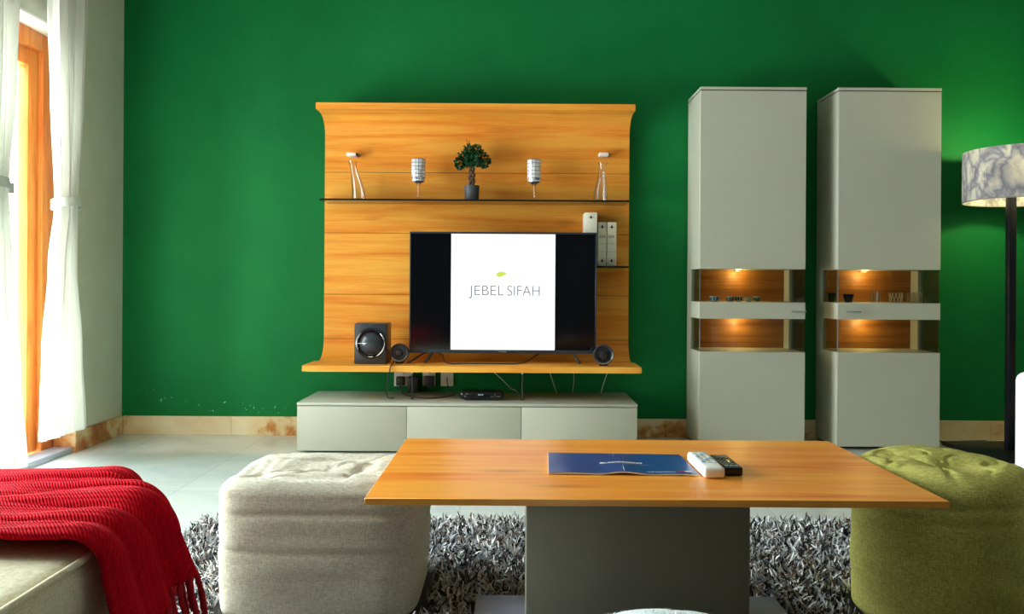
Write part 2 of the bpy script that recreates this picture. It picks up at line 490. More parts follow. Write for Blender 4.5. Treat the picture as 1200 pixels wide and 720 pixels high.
M['grey_btn'] = plain('grey_button', s2l(150, 160, 170), 0.5)
M['red_print'] = plain('red_print', s2l(204, 40, 60), 0.4)
M['rug_base'] = plain('rug_backing', s2l(52, 52, 58), 0.95)
PILE = [plain('pile_' + n, s2l(*c), 0.8, var=0.1, spec=0.2) for n, c in
        (('white', (226, 226, 226)), ('silver', (176, 178, 184)), ('grey', (92, 94, 102)), ('charcoal', (40, 42, 48)), ('black', (14, 15, 18)), ('brown', (112, 84, 62)))]

# ------------------------------------------------------------------ the room
XL, XR, YB, YF, ZC = -2.25, 3.6, 4.76, -2.6, 2.8
T = 0.32
struct('floor', B(XL - T, XR + 0.2, YF - 0.2, YB + 0.2, -0.1, 0, bev=0), M['floor'])
struct('ceiling', B(XL - T, XR + 0.2, YF - 0.2, YB + 0.2, ZC, ZC + 0.1, bev=0), M['ceiling'])
struct('wall_back', B(XL - T, XR + 0.2, YB, YB + 0.2, 0, ZC, bev=0), M['green'])
struct('wall_right', B(XR, XR + 0.2, YF, YB, 0, ZC, bev=0), M['taupe'])
struct('wall_front', B(XL - T, XR + 0.2, YF - 0.2, YF, 0, ZC, bev=0), M['taupe'])
O1 = (1.25, 4.25); HD = 2.115
bm = bmesh.new()
for y0, y1 in ((YF, O1[0]), (O1[1], YB)):
    box(bm, XL - T, XL, y0, y1, 0, ZC, bev=0)
for y0, y1 in (O1,):
    box(bm, XL - T, XL, y0, y1, HD, ZC, bev=0)
struct('wall_left', bm, M['white_wall'])
# white plaster soffit strip over the door recess
struct('trim_1', B(XL - 0.115, XL + 0.002, O1[0], O1[1], HD - 0.012, HD, bev=0), M['lintel'])
# skirting
BH = 0.108
bm = bmesh.new()
x = XL + 0.013; n = 0
while x < XR:
    x2 = min(x + 0.62, XR); box(bm, x, x2 - 0.0015, YB - 0.012, YB, 0, BH, bev=0.0015, seg=1); x = x2
struct('baseboard_back', bm, M['marble'])
bm = bmesh.new()
box(bm, XL, XL + 0.012, O1[1], YB - 0.012, 0, BH, bev=0.0015, seg=1)
box(bm, XL - 0.10, XL + 0.012, O1[1] - 0.012, O1[1] - 0.0005, 0, BH, bev=0.0015, seg=1)
box(bm, XL, XL + 0.012, YF, O1[0], 0, BH, bev=0.0015, seg=1)
struct('baseboard_left', bm, M['marble'])
struct('baseboard_right', B(XR - 0.012, XR, YF, YB - 0.013, 0, BH), M['marble'])

def glass_door(name, y0, y1, label):
    d = thing(name, label, 'door', (XL - 0.14, (y0 + y1) / 2, 0), kind='structure')
    xa, xb = XL - 0.19, XL - 0.105
    bm = bmesh.new()
    w = 0.115
    box(bm, xa, xb, y1 - w, y1, 0.0, HD - 0.014, bev=0.004)
    box(bm, xa, xb, y0, y0 + w, 0.0, HD - 0.014, bev=0.004)
    box(bm, xa, xb, y0 + w, y1 - w, HD - 0.10, HD - 0.014, bev=0.004)
    obj('door_frame', bm, M['door_wood'], d)
    xs, xt = xa + 0.012, xb - 0.022
    ym = (y0 + y1) / 2
    for a, b in ((y0 + w + 0.004, ym - 0.002), (ym + 0.002, y1 - w - 0.004)):
        bm = bmesh.new(); s = 0.085
        box(bm, xs, xt, a, a + s, 0.03, HD - 0.104, bev=0.004)
        box(bm, xs, xt, b - s, b, 0.03, HD - 0.104, bev=0.004)
        box(bm, xs, xt, a + s, b - s, HD - 0.104 - s, HD - 0.104, bev=0.004)
        box(bm, xs, xt, a + s, b - s, 0.03, 0.03 + s * 1.3, bev=0.004)
        sash = obj('door_sash', bm, M['door_wood'], d)
        obj('pane', B(xs + 0.018, xs + 0.024, a + s, b - s, 0.03 + s * 1.3, HD - 0.104 - s, bev=0), M['clear'], sash)
    obj('threshold', B(xb, XL, y0, y1 - 0.014, 0, 0.03, bev=0.003), M['sill'], d)
    return d
glass_door('door_1', *O1, 'timber framed glass door in the left wall between white curtains')
# added unseen wall outside, blocks grazing daylight to darken the back wall corner
struct('wall_light_blocker', B(-5.2, XL - T - 0.02, 0.95, 1.10, 0, 3.2, bev=0), plain('light_blocker_brown', s2l(130, 112, 92), 0.9))

# ------------------------------------------------------------------ curtains
def curtain(spec, waves, seed, label, tie_z, holder):
    """spec: [(z, ya, yb, amp)] from the top to the hem."""
    rnd = random.Random(seed)
    root = thing('curtain', label, 'curtain', (-2.16, (spec[-1][1] + spec[-1][2]) / 2, spec[-1][0]), 'white tied curtains at the glass door')
    zs = [s[0] for s in spec]
    def at(z):
        for (za, a0, b0, m0), (zb, a1, b1, m1) in zip(spec, spec[1:]):
            if za >= z >= zb:
                t = (za - z) / (za - zb); t = t * t * (3 - 2 * t)
                return a0 + (a1 - a0) * t, b0 + (b1 - b0) * t, m0 + (m1 - m0) * t
        return spec[-1][1:]
    bm = bmesh.new(); NU, NV = 150, 90; rows = []
    ph = [rnd.uniform(0, 6.28) for _ in range(3)]
    for j in range(NV + 1):
        z = zs[0] + (zs[-1] - zs[0]) * j / NV
        a, b, m = at(z); row = []
        for i in range(NU + 1):
            u = i / NU
            w = math.sin(u * waves * 2 * PI + ph[0] + 0.35 * math.sin(z * 2)) + 0.45 * math.sin(u * waves * 3.3 * PI + ph[1] + z * 0.6)
            y = a + (b - a) * u + 0.006 * math.sin(u * waves * 4 * PI + ph[2])
            row.append(bm.verts.new((-2.155 + m * w * 0.62, y, z + 0.006 * w * (j == NV))))
        rows.append(row)
    for j in range(NV):
        for i in range(NU):
            bm.faces.new((rows[j][i], rows[j][i + 1], rows[j + 1][i + 1], rows[j + 1][i]))
    c = obj('curtain_cloth', bm, M['curtain'], root, smooth=3.14)
    md = c.modifiers.new('thickness', 'SOLIDIFY'); md.thickness = 0.0015
    a, b, m = at(tie_z)
    cy, ry = (a + b) / 2, (b - a) / 2 + 0.012
    bm = bmesh.new(); n = 36
    ring = []
    for i in range(n):
        t = 2 * PI * i / n
        for dz, k in ((-0.022, 1), (0.022, 1), (0.022, 0.94), (-0.022, 0.94)):
            ring.append(bm.verts.new((-2.155 + 0.062 * k * math.cos(t), cy + ry * k * math.sin(t), tie_z + dz + 0.01 * math.cos(t))))
    for i in range(n):
        for k in range(4):
            i2 = (i + 1) % n
            bm.faces.new((ring[i * 4 + k], ring[i * 4 + (k + 1) % 4], ring[i2 * 4 + (k + 1) % 4], ring[i2 * 4 + k]))
    tb = obj('tieback', bm, M['tie'], root)
    bm = bmesh.new()
    box(bm, -2.16, -2.145, b - 0.01, holder, tie_z - 0.024, tie_z + 0.022, bev=0.003)
    box(bm, -2.25, -2.15, holder - 0.016, holder, tie_z - 0.02, tie_z + 0.018, bev=0.003)
    obj('tieback_strap', bm, M['tie'], tb)
    return root
curtain([(2.79, 3.86, 4.115, 0.050), (2.2, 3.865, 4.11, 0.050), (1.75, 3.89, 4.09, 0.046), (1.25, 3.92, 4.045, 0.04), (0.95, 3.86, 4.05, 0.045), (0.55, 3.80, 4.10, 0.05), (0.14, 3.775, 4.14, 0.055)],
        5, 3, 'white floor-length curtain tied back on the corner side of the glass door', 1.245, 4.10)
curtain([(2.79, 3.18, 3.555, 0.050), (2.2, 3.20, 3.55, 0.050), (1.75, 3.26, 3.53, 0.046), (1.27, 3.33, 3.485, 0.04), (0.9, 3.25, 3.51, 0.05), (0.5, 3.18, 3.58, 0.05), (0.06, 3.10, 3.63, 0.055)],
        6, 5, 'white tied curtain at the left edge of the photo in front of the glass', 1.27, 3.555)

# ------------------------------------------------------------------ wall panel with TV shelf
PX0, PX1 = -1.081, 0.640
panel = thing('wall_panel', 'honey oak media wall panel with curved top and bottom, hung on the green wall', 'wall unit', (-0.22, 4.72, 0.416))
def arc(cy, cz, ry, rz, a0, a1, n):
    return [(cy + ry * math.cos(a0 + (a1 - a0) * i / n), cz + rz * math.sin(a0 + (a1 - a0) * i / n)) for i in range(n + 1)]
front = [(4.292, 0.416), (4.292, 0.4465)] + arc(4.58, 0.5665, 0.12, 0.12, -PI / 2, 0, 12) + arc(4.56, 1.715, 0.14, 0.098, 0, PI / 2, 12) + [(4.475, 1.813), (4.475, 1.8465)]
back = [(4.56, 1.8465)] + arc(4.56, 1.7165, 0.17, 0.13, PI / 2, 0, 10)[1:] + arc(4.58, 0.566, 0.15, 0.15, 0, -PI / 2, 10)
prof = front + back
me_bm = extrude_profile(bmesh.new(), prof, PX0, PX1)
# keep wood coordinates in world units so that the joints fall where they should
me = bpy.data.meshes.new('back_panel'); bmesh.ops.recalc_face_normals(me_bm, faces=me_bm.faces[:]); me_bm.to_mesh(me); me_bm.free()
me.materials.append(M['panel_wood'])
bp = bpy.data.objects.new('back_panel', me); link(bp); bp.parent = panel; bp.location = -Vector(panel.location)
me.polygons.foreach_set('use_smooth', [True] * len(me.polygons)); me.set_sharp_from_angle(angle=0.5)
# wall brackets behind the panel
obj('wall_bracket', B(-0.95, 0.5, 4.732, 4.759, 0.75, 0.82), M['black'], panel)
obj('wall_bracket', B(-0.95, 0.5, 4.732, 4.759, 1.45, 1.52), M['black'], panel)
# front edges
obj('edge_strip', B(PX0 - 0.0008, PX1 + 0.0008, 4.2895, 4.2915, 0.4155, 0.447, bev=0), M['oak'], panel)
# the lower shelf is wider than the panel
tri = bmesh.new()
box(tri, -1.1, PX0, 4.292, 4.56, 0.416, 0.4465, bev=0.001, seg=1); box(tri, PX1, 0.655, 4.292, 4.56, 0.416, 0.4465, bev=0.001, seg=1)
obj('shelf_end', tri, M['oak'], panel)
obj('glass_shelf', B(-1.064, 0.615, 4.50, 4.699, 1.322, 1.332, bev=0.001, seg=1), M['smoked'], panel)
obj('glass_shelf', B(0.30, 0.617, 4.532, 4.699, 0.966, 0.976, bev=0.001, seg=1), M['smoked'], panel)
def px(x, Y): return (x - 604) * Y / F
def pz(y, x, Y): return H + (334 - y + (x - 604) * 0.0061) * Y / F
for xx in (410.5, 706.5):
    b = bmesh.new(); cx = px(xx, 4.64); cz = pz(181, xx, 4.64)
    box(b, cx - 0.025, cx + 0.028, 4.63, 4.70, cz - 0.009, cz + 0.009, bev=0.002)
    box(b, cx + 0.0285, cx + 0.034, 4.632, 4.70, cz - 0.009, cz + 0.009, bev=0.002, mat=1)
    obj('clip_light', b, [M['white'], M['black']], panel)

# ------------------------------------------------------------------ television
tvY = 4.468
tv = thing('television', 'flat screen television showing a white slide, standing on the oak panel shelf', 'television', (-0.066, tvY + 0.03, 0.447))
TX0, TX1, TZ0, TZ1 = -0.569, 0.436, 0.501, 1.1535
bm = bmesh.new()
box(bm, TX0, TX1, tvY + 0.002, tvY + 0.022, TZ0, TZ1, bev=0.003)
box(bm, TX0 + 0.18, TX1 - 0.18, tvY + 0.021, tvY + 0.05, TZ0 + 0.06, TZ0 + 0.40, bev=0.01)
obj('casing', bm, M['blackgloss'], tv)
bm = bmesh.new(); e = 0.010
box(bm, TX0, TX1, tvY - 0.002, tvY + 0.004, TZ0, TZ0 + 0.018, bev=0.001, seg=1)
box(bm, TX0, TX1, tvY - 0.002, tvY + 0.004, TZ1 - e, TZ1, bev=0.001, seg=1)
box(bm, TX0, TX0 + e * .7, tvY - 0.002, tvY + 0.004, TZ0 + 0.018, TZ1 - e, bev=0.001, seg=1)
box(bm, TX1 - e * .7, TX1, tvY - 0.002, tvY + 0.004, TZ0 + 0.018, TZ1 - e, bev=0.001, seg=1)
obj('bezel', bm, M['bezel'], tv)
scr = obj('screen', B(TX0 + e * .7, TX1 - e * .7, tvY, tvY + 0.0025, TZ0 + 0.018, TZ1 - e, bev=0), M['screen'], tv)
sx0, sx1 = px(528.5, tvY), px(650.5, tvY); sz0, sz1 = TZ0 + 0.0185, TZ1 - e - 0.001
obj('slide', B(sx0, sx1, tvY - 0.0012, tvY + 0.0008, sz0, sz1, bev=0), M['slide'], scr)
for word, xa, xb in (('JEBEL', 549.5, 590.5), ('SIFAH', 594.5, 632.5)):
    me = text_mesh(word, 0.083, offset=-0.0012)
    xs_ = [v.co.x for v in me.vertices]; ys_ = [v.co.y for v in me.vertices]
    k = (px(xb, tvY) - px(xa, tvY)) / (max(xs_) - min(xs_)); kz = 0.95
    me.transform(Matrix.Translation((px((xa + xb) / 2, tvY), tvY - 0.0016, pz(341.5, 590, tvY))) @ Matrix.Rotation(PI / 2, 4, 'X') @ Matrix.Diagonal((k, kz, 1, 1)) @ Matrix.Translation((-(max(xs_) + min(xs_)) / 2, -max(ys_) + 0.031, 0)))
    mesh_obj('slide_lettering', me, M['slide_grey'], scr)
bm = bmesh.new()
lc = (px(587.5, tvY), pz(321.5, 587, tvY))
N = 28
pts = []
for i in range(N):
    t = 2 * PI * i / N
    pts.append(bm.verts.new((lc[0] + 0.027 * math.cos(t), tvY - 0.0016, lc[1] + 0.0125 * math.sin(t) * (1 - 0.35 * math.cos(t)) + 0.004 * math.cos(t))))
bm.faces.new(pts)
r = bmesh.ops.extrude_face_region(bm, geom=bm.faces[:])
for v in [g for g in r['geom'] if isinstance(g, bmesh.types.BMVert)]: v.co.y -= 0.0006
obj('slide_leaf', bm, M['slide_leaf'], scr)
bm = bmesh.new()
tube(bm, smooth_path([(lc[0] - 0.06, tvY - 0.0016, lc[1] - 0.024), (lc[0] - 0.02, tvY - 0.0016, lc[1] + 0.012), (lc[0] + 0.03, tvY - 0.0016, lc[1] + 0.012), (lc[0] + 0.11, tvY - 0.0016, lc[1] - 0.024)]), 0.0009, 6)
tube(bm, smooth_path([(lc[0] + 0.04, tvY - 0.0016, lc[1] - 0.004), (lc[0] + 0.075, tvY - 0.0016, lc[1] - 0.012), (lc[0] + 0.108, tvY - 0.0016, lc[1] - 0.026)]), 0.0014, 6)
obj('slide_arc', bm, M['slide_pale'], scr)
obj('badge', B(px(585, tvY), px(594, tvY), tvY - 0.0035, tvY - 0.0018, TZ0 + 0.006, TZ0 + 0.012, bev=0.0005, seg=1), M['silver'], tv)
for xa, xb in ((0.355, 0.41), (-0.488, -0.543)):
    bm = bmesh.new()
    xm = (xa * 0.45 + xb * 0.55) - (0.06 if xa > 0 else -0.06)
    tube(bm, [(xm - (0.02 if xa > 0 else -0.02), tvY + 0.012, TZ0 + 0.01), (xm + (0.02 if xa > 0 else -0.02), tvY - 0.06, 0.4545)], 0.006, 8)
    tube(bm, [(xm - (0.02 if xa > 0 else -0.02), tvY + 0.012, TZ0 + 0.01), (xm + (0.02 if xa > 0 else -0.02), tvY + 0.075, 0.4545)], 0.006, 8)
    obj('foot', bm, M['black'], tv)

# ------------------------------------------------------------------ speakers
sY = 4.385
sub = thing('subwoofer', 'square charcoal subwoofer at the left end of the oak panel shelf', 'speaker', (-0.765, 4.47, 0.4475))
sx, sX = px(415.3, sY), px(453.2, sY); sz, sZ = 0.448, 0.6615
obj('cabinet', B(sx, sX, sY, 4.56, sz, sZ, bev=0.006), M['sub'], sub)
cx, cz = (sx + sX) / 2 + 0.004, (sz + sZ) / 2 + 0.002
bm = bmesh.new()
lathe(bm, [(0.081, 0.0), (0.081, 0.006), (0.074, 0.012), (0.066, 0.008), (0.062, 0.001)], (cx, sY, cz), 'Y', 56)
obj('driver_ring', bm, M['blackgloss'], sub)
bm = bmesh.new()
lathe(bm, [(0.058, 0.002), (0.054, 0.010), (0.044, 0.020), (0.026, 0.028), (0.010, 0.031), (0.0, 0.0315)], (cx, sY, cz), 'Y', 48)
obj('driver_dome', bm, M['sub'], sub)
bm = bmesh.new()
def arc_tube(a0, a1, R_, rr, y):
    return [(cx + R_ * math.cos(a0 + (a1 - a0) * i / 16), y, cz + R_ * math.sin(a0 + (a1 - a0) * i / 16)) for i in range(17)]
taper = [0.001 + 0.0042 * math.sin(PI * i / 16) for i in range(17)]
tube(bm, arc_tube(PI * 0.72, PI * 1.16, 0.074, 0, sY - 0.011), taper, 8)
tube(bm, [(cx - 0.078, sY - 0.011, cz), (cx - 0.05, sY - 0.016, cz), (cx - 0.02, sY - 0.031, cz)], [0.003, 0.002, 0.0006], 8)
obj('accent', bm, M['silver'], sub); bm = bmesh.new()
tube(bm, arc_tube(-PI * 0.36, -PI * 0.06, 0.073, 0, sY - 0.011), taper, 8)
obj('accent', bm, M['silver'], sub); bm = bmesh.new()
tube(bm, arc_tube(PI * 0.08, PI * 0.26, 0.073, 0, sY - 0.011), taper, 8)
obj('accent', bm, M['silver'], sub)
obj('badge', B(cx - 0.012, cx + 0.012, sY - 0.0115, sY - 0.009, cz - 0.0735, cz - 0.0685, bev=0.0006, seg=1), M['chrome'], sub)

def satellite(cx, cz, r, y, label):
    t = thing('satellite_speaker', label, 'speaker', (cx, y, 0.4475), 'round satellite speakers beside the television')
    c = (cx, y, cz)
    bm = bmesh.new()
    lathe(bm, [(r * 0.55, -0.045), (r * 0.85, -0.035), (r, -0.012), (r, 0.004), (r * 0.93, 0.013), (r * 0.82, 0.009), (r * 0.74, 0.003)], c, 'Y', 48)
    obj('shell', bm, M['sub'], t)
    bm = bmesh.new(); lathe(bm, [(r * 0.76, 0.0), (r * 0.7, 0.005), (r * 0.4, 0.004), (r * 0.36, 0.010), (r * 0.15, 0.014), (0, 0.0145)], c, 'Y', 40)
    obj('grille', bm, M['black'], t)
    bm = bmesh.new()
    tube(bm, [(cx + r * 0.86 * math.cos(a), y - 0.0135, cz + r * 0.86 * math.sin(a)) for a in [PI * (1.15 + 0.7 * i / 12) for i in range(13)]], [0.0008 + 0.0018 * math.sin(PI * i / 12) for i in range(13)], 6)
    obj('accent', bm, M['silver'], t)
    obj('foot', B(cx - r * 0.4, cx + r * 0.4, y - 0.002, y + 0.04, 0.448, cz - r * 0.8, bev=0.003), M['black'], t)
satellite(px(468.5, 4.42), 0.505, 0.0505, 4.42, 'small round black speaker between the subwoofer and the television')
satellite(px(707.8, 4.36), 0.505, 0.0535, 4.36, 'small round black speaker at the right end of the oak panel shelf')

# ------------------------------------------------------------------ things on the glass shelf
SH = 1.3325
gY = 4.585
def carafe(x, lean, label):
    t = thing('carafe', label, 'carafe', (x, gY, SH), 'clear glass carafes on the glass shelf')
    prof = [(0.0, 0.001), (0.036, 0.001), (0.040, 0.006), (0.0375, 0.05), (0.028, 0.115), (0.019, 0.165), (0.018, 0.185), (0.026, 0.215)]
    inner = [(r - 0.0022, h) for r, h in reversed(prof[2:])] + [(0.0, 0.010)]
    bm = lathe(bmesh.new(), prof + inner, (x, gY, SH), 'Z', 40)
    for v in bm.verts:
        h = v.co.z - SH; v.co.x += lean * max(0, h - 0.04) * 0.22
    obj('vessel', bm, M['ware'], t)
    bm = bmesh.new()
    tube(bm, smooth_path([(x + lean * 0.004 - 0.019 * 1, gY - 0.033, SH + 0.012), (x - 0.017, gY - 0.03, SH + 0.06), (x - 0.009 + lean * 0.018, gY - 0.021, SH + 0.125)]), 0.0022, 6)
    tube(bm, smooth_path([(x + 0.02, gY - 0.033, SH + 0.012), (x + 0.016, gY - 0.03, SH + 0.07), (x + 0.005 + lean * 0.02, gY - 0.019, SH + 0.15)]), 0.0018, 6)
    obj('rib', bm, M['white'], t)
carafe(px(420, gY), -1, 'clear glass carafe at the left end of the glass shelf')
carafe(px(703, gY), 0.3, 'clear glass carafe at the right end of the glass shelf')

def goblet(x, label):
    t = thing('goblet', label, 'goblet', (x, gY, SH), 'mirror mosaic goblets on the glass shelf')
    bm = lathe(bmesh.new(), [(0.0, 0.0), (0.03, 0.0005), (0.03, 0.002), (0.008, 0.006), (0.0042, 0.02), (0.0042, 0.07), (0.010, 0.088), (0.018, 0.098), (0.0, 0.099)], (x, gY, SH), 'Z', 32)
    obj('stem', bm, M['ware'], t)
    tube_b = tube(bmesh.new(), [(x - 0.002, gY - 0.005, SH + 0.02), (x - 0.002, gY - 0.005, SH + 0.085)], 0.0013, 6)
    obj('stem_rib', tube_b, M['white'], t)
    bm = lathe(bmesh.new(), [(0.016, 0.097), (0.028, 0.102), (0.035, 0.115), (0.0345, 0.228), (0.032, 0.229), (0.032, 0.117), (0.0, 0.108)], (x, gY, SH), 'Z', 36)
    obj('cup', bm, M['grout'], t)
    bm = bmesh.new(); n = 13
    for ri in range(6):
        for i in range(n):
            a = 2 * PI * (i + 0.5) / n
            R_ = 0.0352 if ri > 0 else 0.0325
            zc = SH + 0.115 + ri * 0.0203
            rot = Matrix.Rotation(a, 4, 'Z')
            p = Vector((x + R_ * math.cos(a), gY + R_ * math.sin(a), zc))
            b = bmesh.new(); bmesh.ops.create_cube(b, size=1)
            tilt = Matrix.Rotation(random.uniform(-0.14, 0.14), 4, 'Y') @ Matrix.Rotation(random.uniform(-0.14, 0.14), 4, 'Z')
            bmesh.ops.transform(b, matrix=Matrix.Translation(p) @ rot @ tilt @ Matrix.Diagonal((0.004, 0.0148, 0.0172, 1)), verts=b.verts[:])
            merge(bm, b)
    obj('mosaic', bm, M['mosaic'], t, smooth=0.2)
goblet(px(489.6, gY), 'silver mosaic goblet standing left of the bonsai on the glass shelf')
goblet(px(625.3, gY), 'silver mosaic goblet standing right of the bonsai on the glass shelf')

# bonsai
bx = px(552.3, gY)
t = thing('bonsai', 'small bonsai with a braided trunk in a dark grey pot, mid glass shelf', 'plant', (bx, gY, SH))
bm = lathe(bmesh.new(), [(0.0, 0.0005), (0.036, 0.0005), (0.0385, 0.004), (0.0415, 0.076), (0.0415, 0.083), (0.0375, 0.083), (0.0365, 0.07), (0.0, 0.07)], (bx, gY, SH), 'Z', 40)
obj('pot', bm, M['pot'], t)
obj('soil', lathe(bmesh.new(), [(0.0, 0.0705), (0.0362, 0.0705), (0.034, 0.0745), (0.0, 0.077)], (bx, gY, SH), 'Z', 24), M['soil'], t)
bm = bmesh.new()
for s in range(3):
    pts = []
    for i in range(22):
        u = i / 21; a = s * 2 * PI / 3 + u * 7.5
        rr = 0.0095 * (1 + 0.5 * math.sin(u * PI))
        pts.append((bx - 0.001 + rr * math.cos(a), gY + rr * math.sin(a), SH + 0.074 + u * 0.12))
    tube(bm, pts, [0.0085 - 0.003 * i / 21 for i in range(22)], 8)
for i in range(7):
    a = 2 * PI * i / 7
    tube(bm, smooth_path([(bx, gY, SH + 0.185), (bx + 0.02 * math.cos(a), gY + 0.015 * math.sin(a), SH + 0.21), (bx + 0.05 * math.cos(a), gY + 0.035 * math.sin(a), SH + 0.235)], 4), 0.0022, 6)
obj('trunk', bm, M['bark'], t)
bm = bmesh.new(); rr = random.Random(11)
blobs = [(0, 0, 0.245, 0.052), (-0.045, 0, 0.235, 0.038), (-0.062, -0.01, 0.205, 0.030), (0.045, 0, 0.24, 0.036), (0.066, 0.0, 0.215, 0.028), (0.02, -0.02, 0.272, 0.032), (-0.015, 0.0, 0.275, 0.032), (0.0, -0.03, 0.215, 0.030), (-0.02, 0.03, 0.23, 0.035)]
for k in range(1300):
    b = rr.choice(blobs)
    d = Vector((rr.gauss(0, 1), rr.gauss(0, 1), rr.gauss(0, 1))).normalized()
    p = Vector((bx + b[0], gY + b[1], SH + b[2])) + d * b[3] * rr.uniform(0.55, 1.0)
    L = rr.uniform(0.013, 0.021); Wd = L * 0.42
    u = (d + Vector((rr.uniform(-.8, .8), rr.uniform(-.8, .8), rr.uniform(-.8, .3)))).normalized()
    s = u.orthogonal().normalized(); s.rotate(Matrix.Rotation(rr.uniform(0, 6.28), 3, u)); nn = u.cross(s)
    vs = [bm.verts.new(p), bm.verts.new(p + u * L * 0.45 + s * Wd + nn * 0.002), bm.verts.new(p + u * L), bm.verts.new(p + u * L * 0.45 - s * Wd + nn * 0.002)]
    f = bm.faces.new(vs); f.material_index = 0 if rr.random() < 0.7 else 1
me = bpy.data.meshes.new('foliage'); bm.to_mesh(me); bm.free()
mesh_obj('foliage', me, [M['leaf_a'], M['leaf_b']], t)
bm = bmesh.new()
tube(bm, smooth_path([(bx - 0.005, gY, SH + 0.28), (bx - 0.016, gY, SH + 0.31), (bx - 0.035, gY, SH + 0.336)], 5), 0.0014, 6)
tube(bm, smooth_path([(bx - 0.005, gY, SH + 0.28), (bx - 0.010, gY, SH + 0.31), (bx - 0.020, gY, SH + 0.334)], 5), 0.0012, 6)
tube(bm, smooth_path([(bx - 0.016, gY, SH + 0.305), (bx - 0.012, gY, SH + 0.325), (bx - 0.009, gY, SH + 0.328)], 5), 0.001, 6)
obj('twig', bm, M['twig'], t)

# ------------------------------------------------------------------ ivory boxes on the short glass shelf
def ivory(x0, x1, y0, y1, z1, label, lines):
    z0 = 0.9765; xm = (x0 + x1) / 2; y = y0 - 0.0004
    t = thing('box_file', label, 'box', (xm, (y0 + y1) / 2, z0), 'ivory boxes behind the television')
    obj('carton', B(x0, x1, y0, y1, z0, z1, bev=0.0025), M['offwhite'], t)
    def emblem(z):
        b = bmesh.new(); s = 0.0065
        lathe(b, [(s, 0.0), (s, 0.0005), (0, 0.0006)], (xm, y0, z), 'Y', 16)
        lathe(b, [(s * 0.55, 0.0), (s * 0.55, 0.0005), (0, 0.0006)], (xm, y0, z + s * 1.25), 'Y', 12)
        lathe(b, [(0.0022, 0.0), (0.0022, 0.0005), (0, 0.0006)], (xm - 0.013, y0, z), 'Y', 10)
        lathe(b, [(0.0022, 0.0), (0.0022, 0.0005), (0, 0.0006)], (xm + 0.013, y0, z), 'Y', 10)
        obj('emblem', b, M['ink'], t)
    emblem(z1 - 0.028)
    if lines:
        emblem(z0 + 0.028)
        for z in (z0 + 0.078, z1 - 0.118):
            obj('printed_line', B(x0 + 0.004, x1 - 0.004, y - 0.0004, y + 0.0006, z - 0.0006, z + 0.0006, bev=0), M['greyprint'], t)
        b = bmesh.new()
        for i in range(4): box(b, x0 + 0.009 + i * 0.0085, x0 + 0.0135 + i * 0.0085, y - 0.0004, y + 0.0006, z1 - 0.088, z1 - 0.072, bev=0)
        obj('printed_letters', b, M['greyprint'], t)
ivory(px(685, 4.537), px(699.3, 4.537), 4.537, 4.69, 1.268, 'tallest ivory box, standing partly hidden behind the television corner', False)
ivory(px(700.6, 4.575), px(710.3, 4.575), 4.575, 4.69, 1.2185, 'narrow ivory box in the middle of three on the short shelf', True)
ivory(px(711.2, 4.575), px(722, 4.575), 4.575, 4.69, 1.2185, 'narrow ivory box at the right of three on the short shelf', True)

# ------------------------------------------------------------------ low sideboard
LX0, LX1, LY = -1.120, 0.632, 4.272
low = thing('lowboard', 'long low light grey lacquered media cabinet under the oak panel', 'cabinet', ((LX0 + LX1) / 2, 4.5, 0.0))
obj('carcass', B(LX0, LX1, LY + 0.02, 4.746, 0.012, 0.243, bev=0.002), M['lacquer'], low)
obj('plinth', B(LX0 + 0.04, LX1 - 0.04, LY + 0.06, 4.72, 0.0, 0.0125, bev=0), M['black'], low)
obj('top', B(LX0, LX1, LY, 4.746, 0.2435, 0.258, bev=0.002), M['lacquer_top'], low)
xs = [LX0, px(477.3, LY), px(612, LY), LX1]
for a, b in zip(xs, xs[1:]):
    obj('drawer_front', B(a + 0.0015, b - 0.0015, LY + 0.001, LY + 0.0195, 0.010, 0.2395, bev=0.0015), M['lacquer'], low)

# set-top box
t = thing('set_top_box', 'small black set-top box with rounded ends on the grey lowboard', 'electronics', (px(565, 4.37), 4.44, 0.258))
xa, xb = px(540, 4.37), px(590.5, 4.37)
obj('housing', B(xa, xb, 4.37, 4.51, 0.2635, 0.308, bev=0.016, seg=5), M['blackgloss'], t)
obj('display', B(xa + 0.045, xb - 0.07, 4.3685, 4.371, 0.277, 0.298, bev=0.0005, seg=1), M['screen'], t)
for dx, dz, wd in ((0.022, 0.279, 0.010), (0.026, 0.293, 0.014), (0.16, 0.279, 0.010), (0.178, 0.290, 0.008), (0.197, 0.280, 0.012)):
    obj('button', B(xa + dx, xa + dx + wd, 4.3675, 4.372, dz, dz + 0.004, bev=0.0008, seg=1), M['silver'], t)
b = bmesh.new()
for i in range(3): box(b, xa + 0.095 + i * 0.010, xa + 0.101 + i * 0.010, 4.3680, 4.3688, 0.287, 0.294, bev=0)
obj('clock_digits', b, emit('display_digits', s2l(150, 190, 200), 0.8), t)
for xx in (xa + 0.03, xb - 0.03):
    obj('foot', lathe(bmesh.new(), [(0.009, 0.0005), (0.009, 0.006), (0.0, 0.0065)], (xx, 4.40, 0.258), 'Z', 16), M['black'], t)

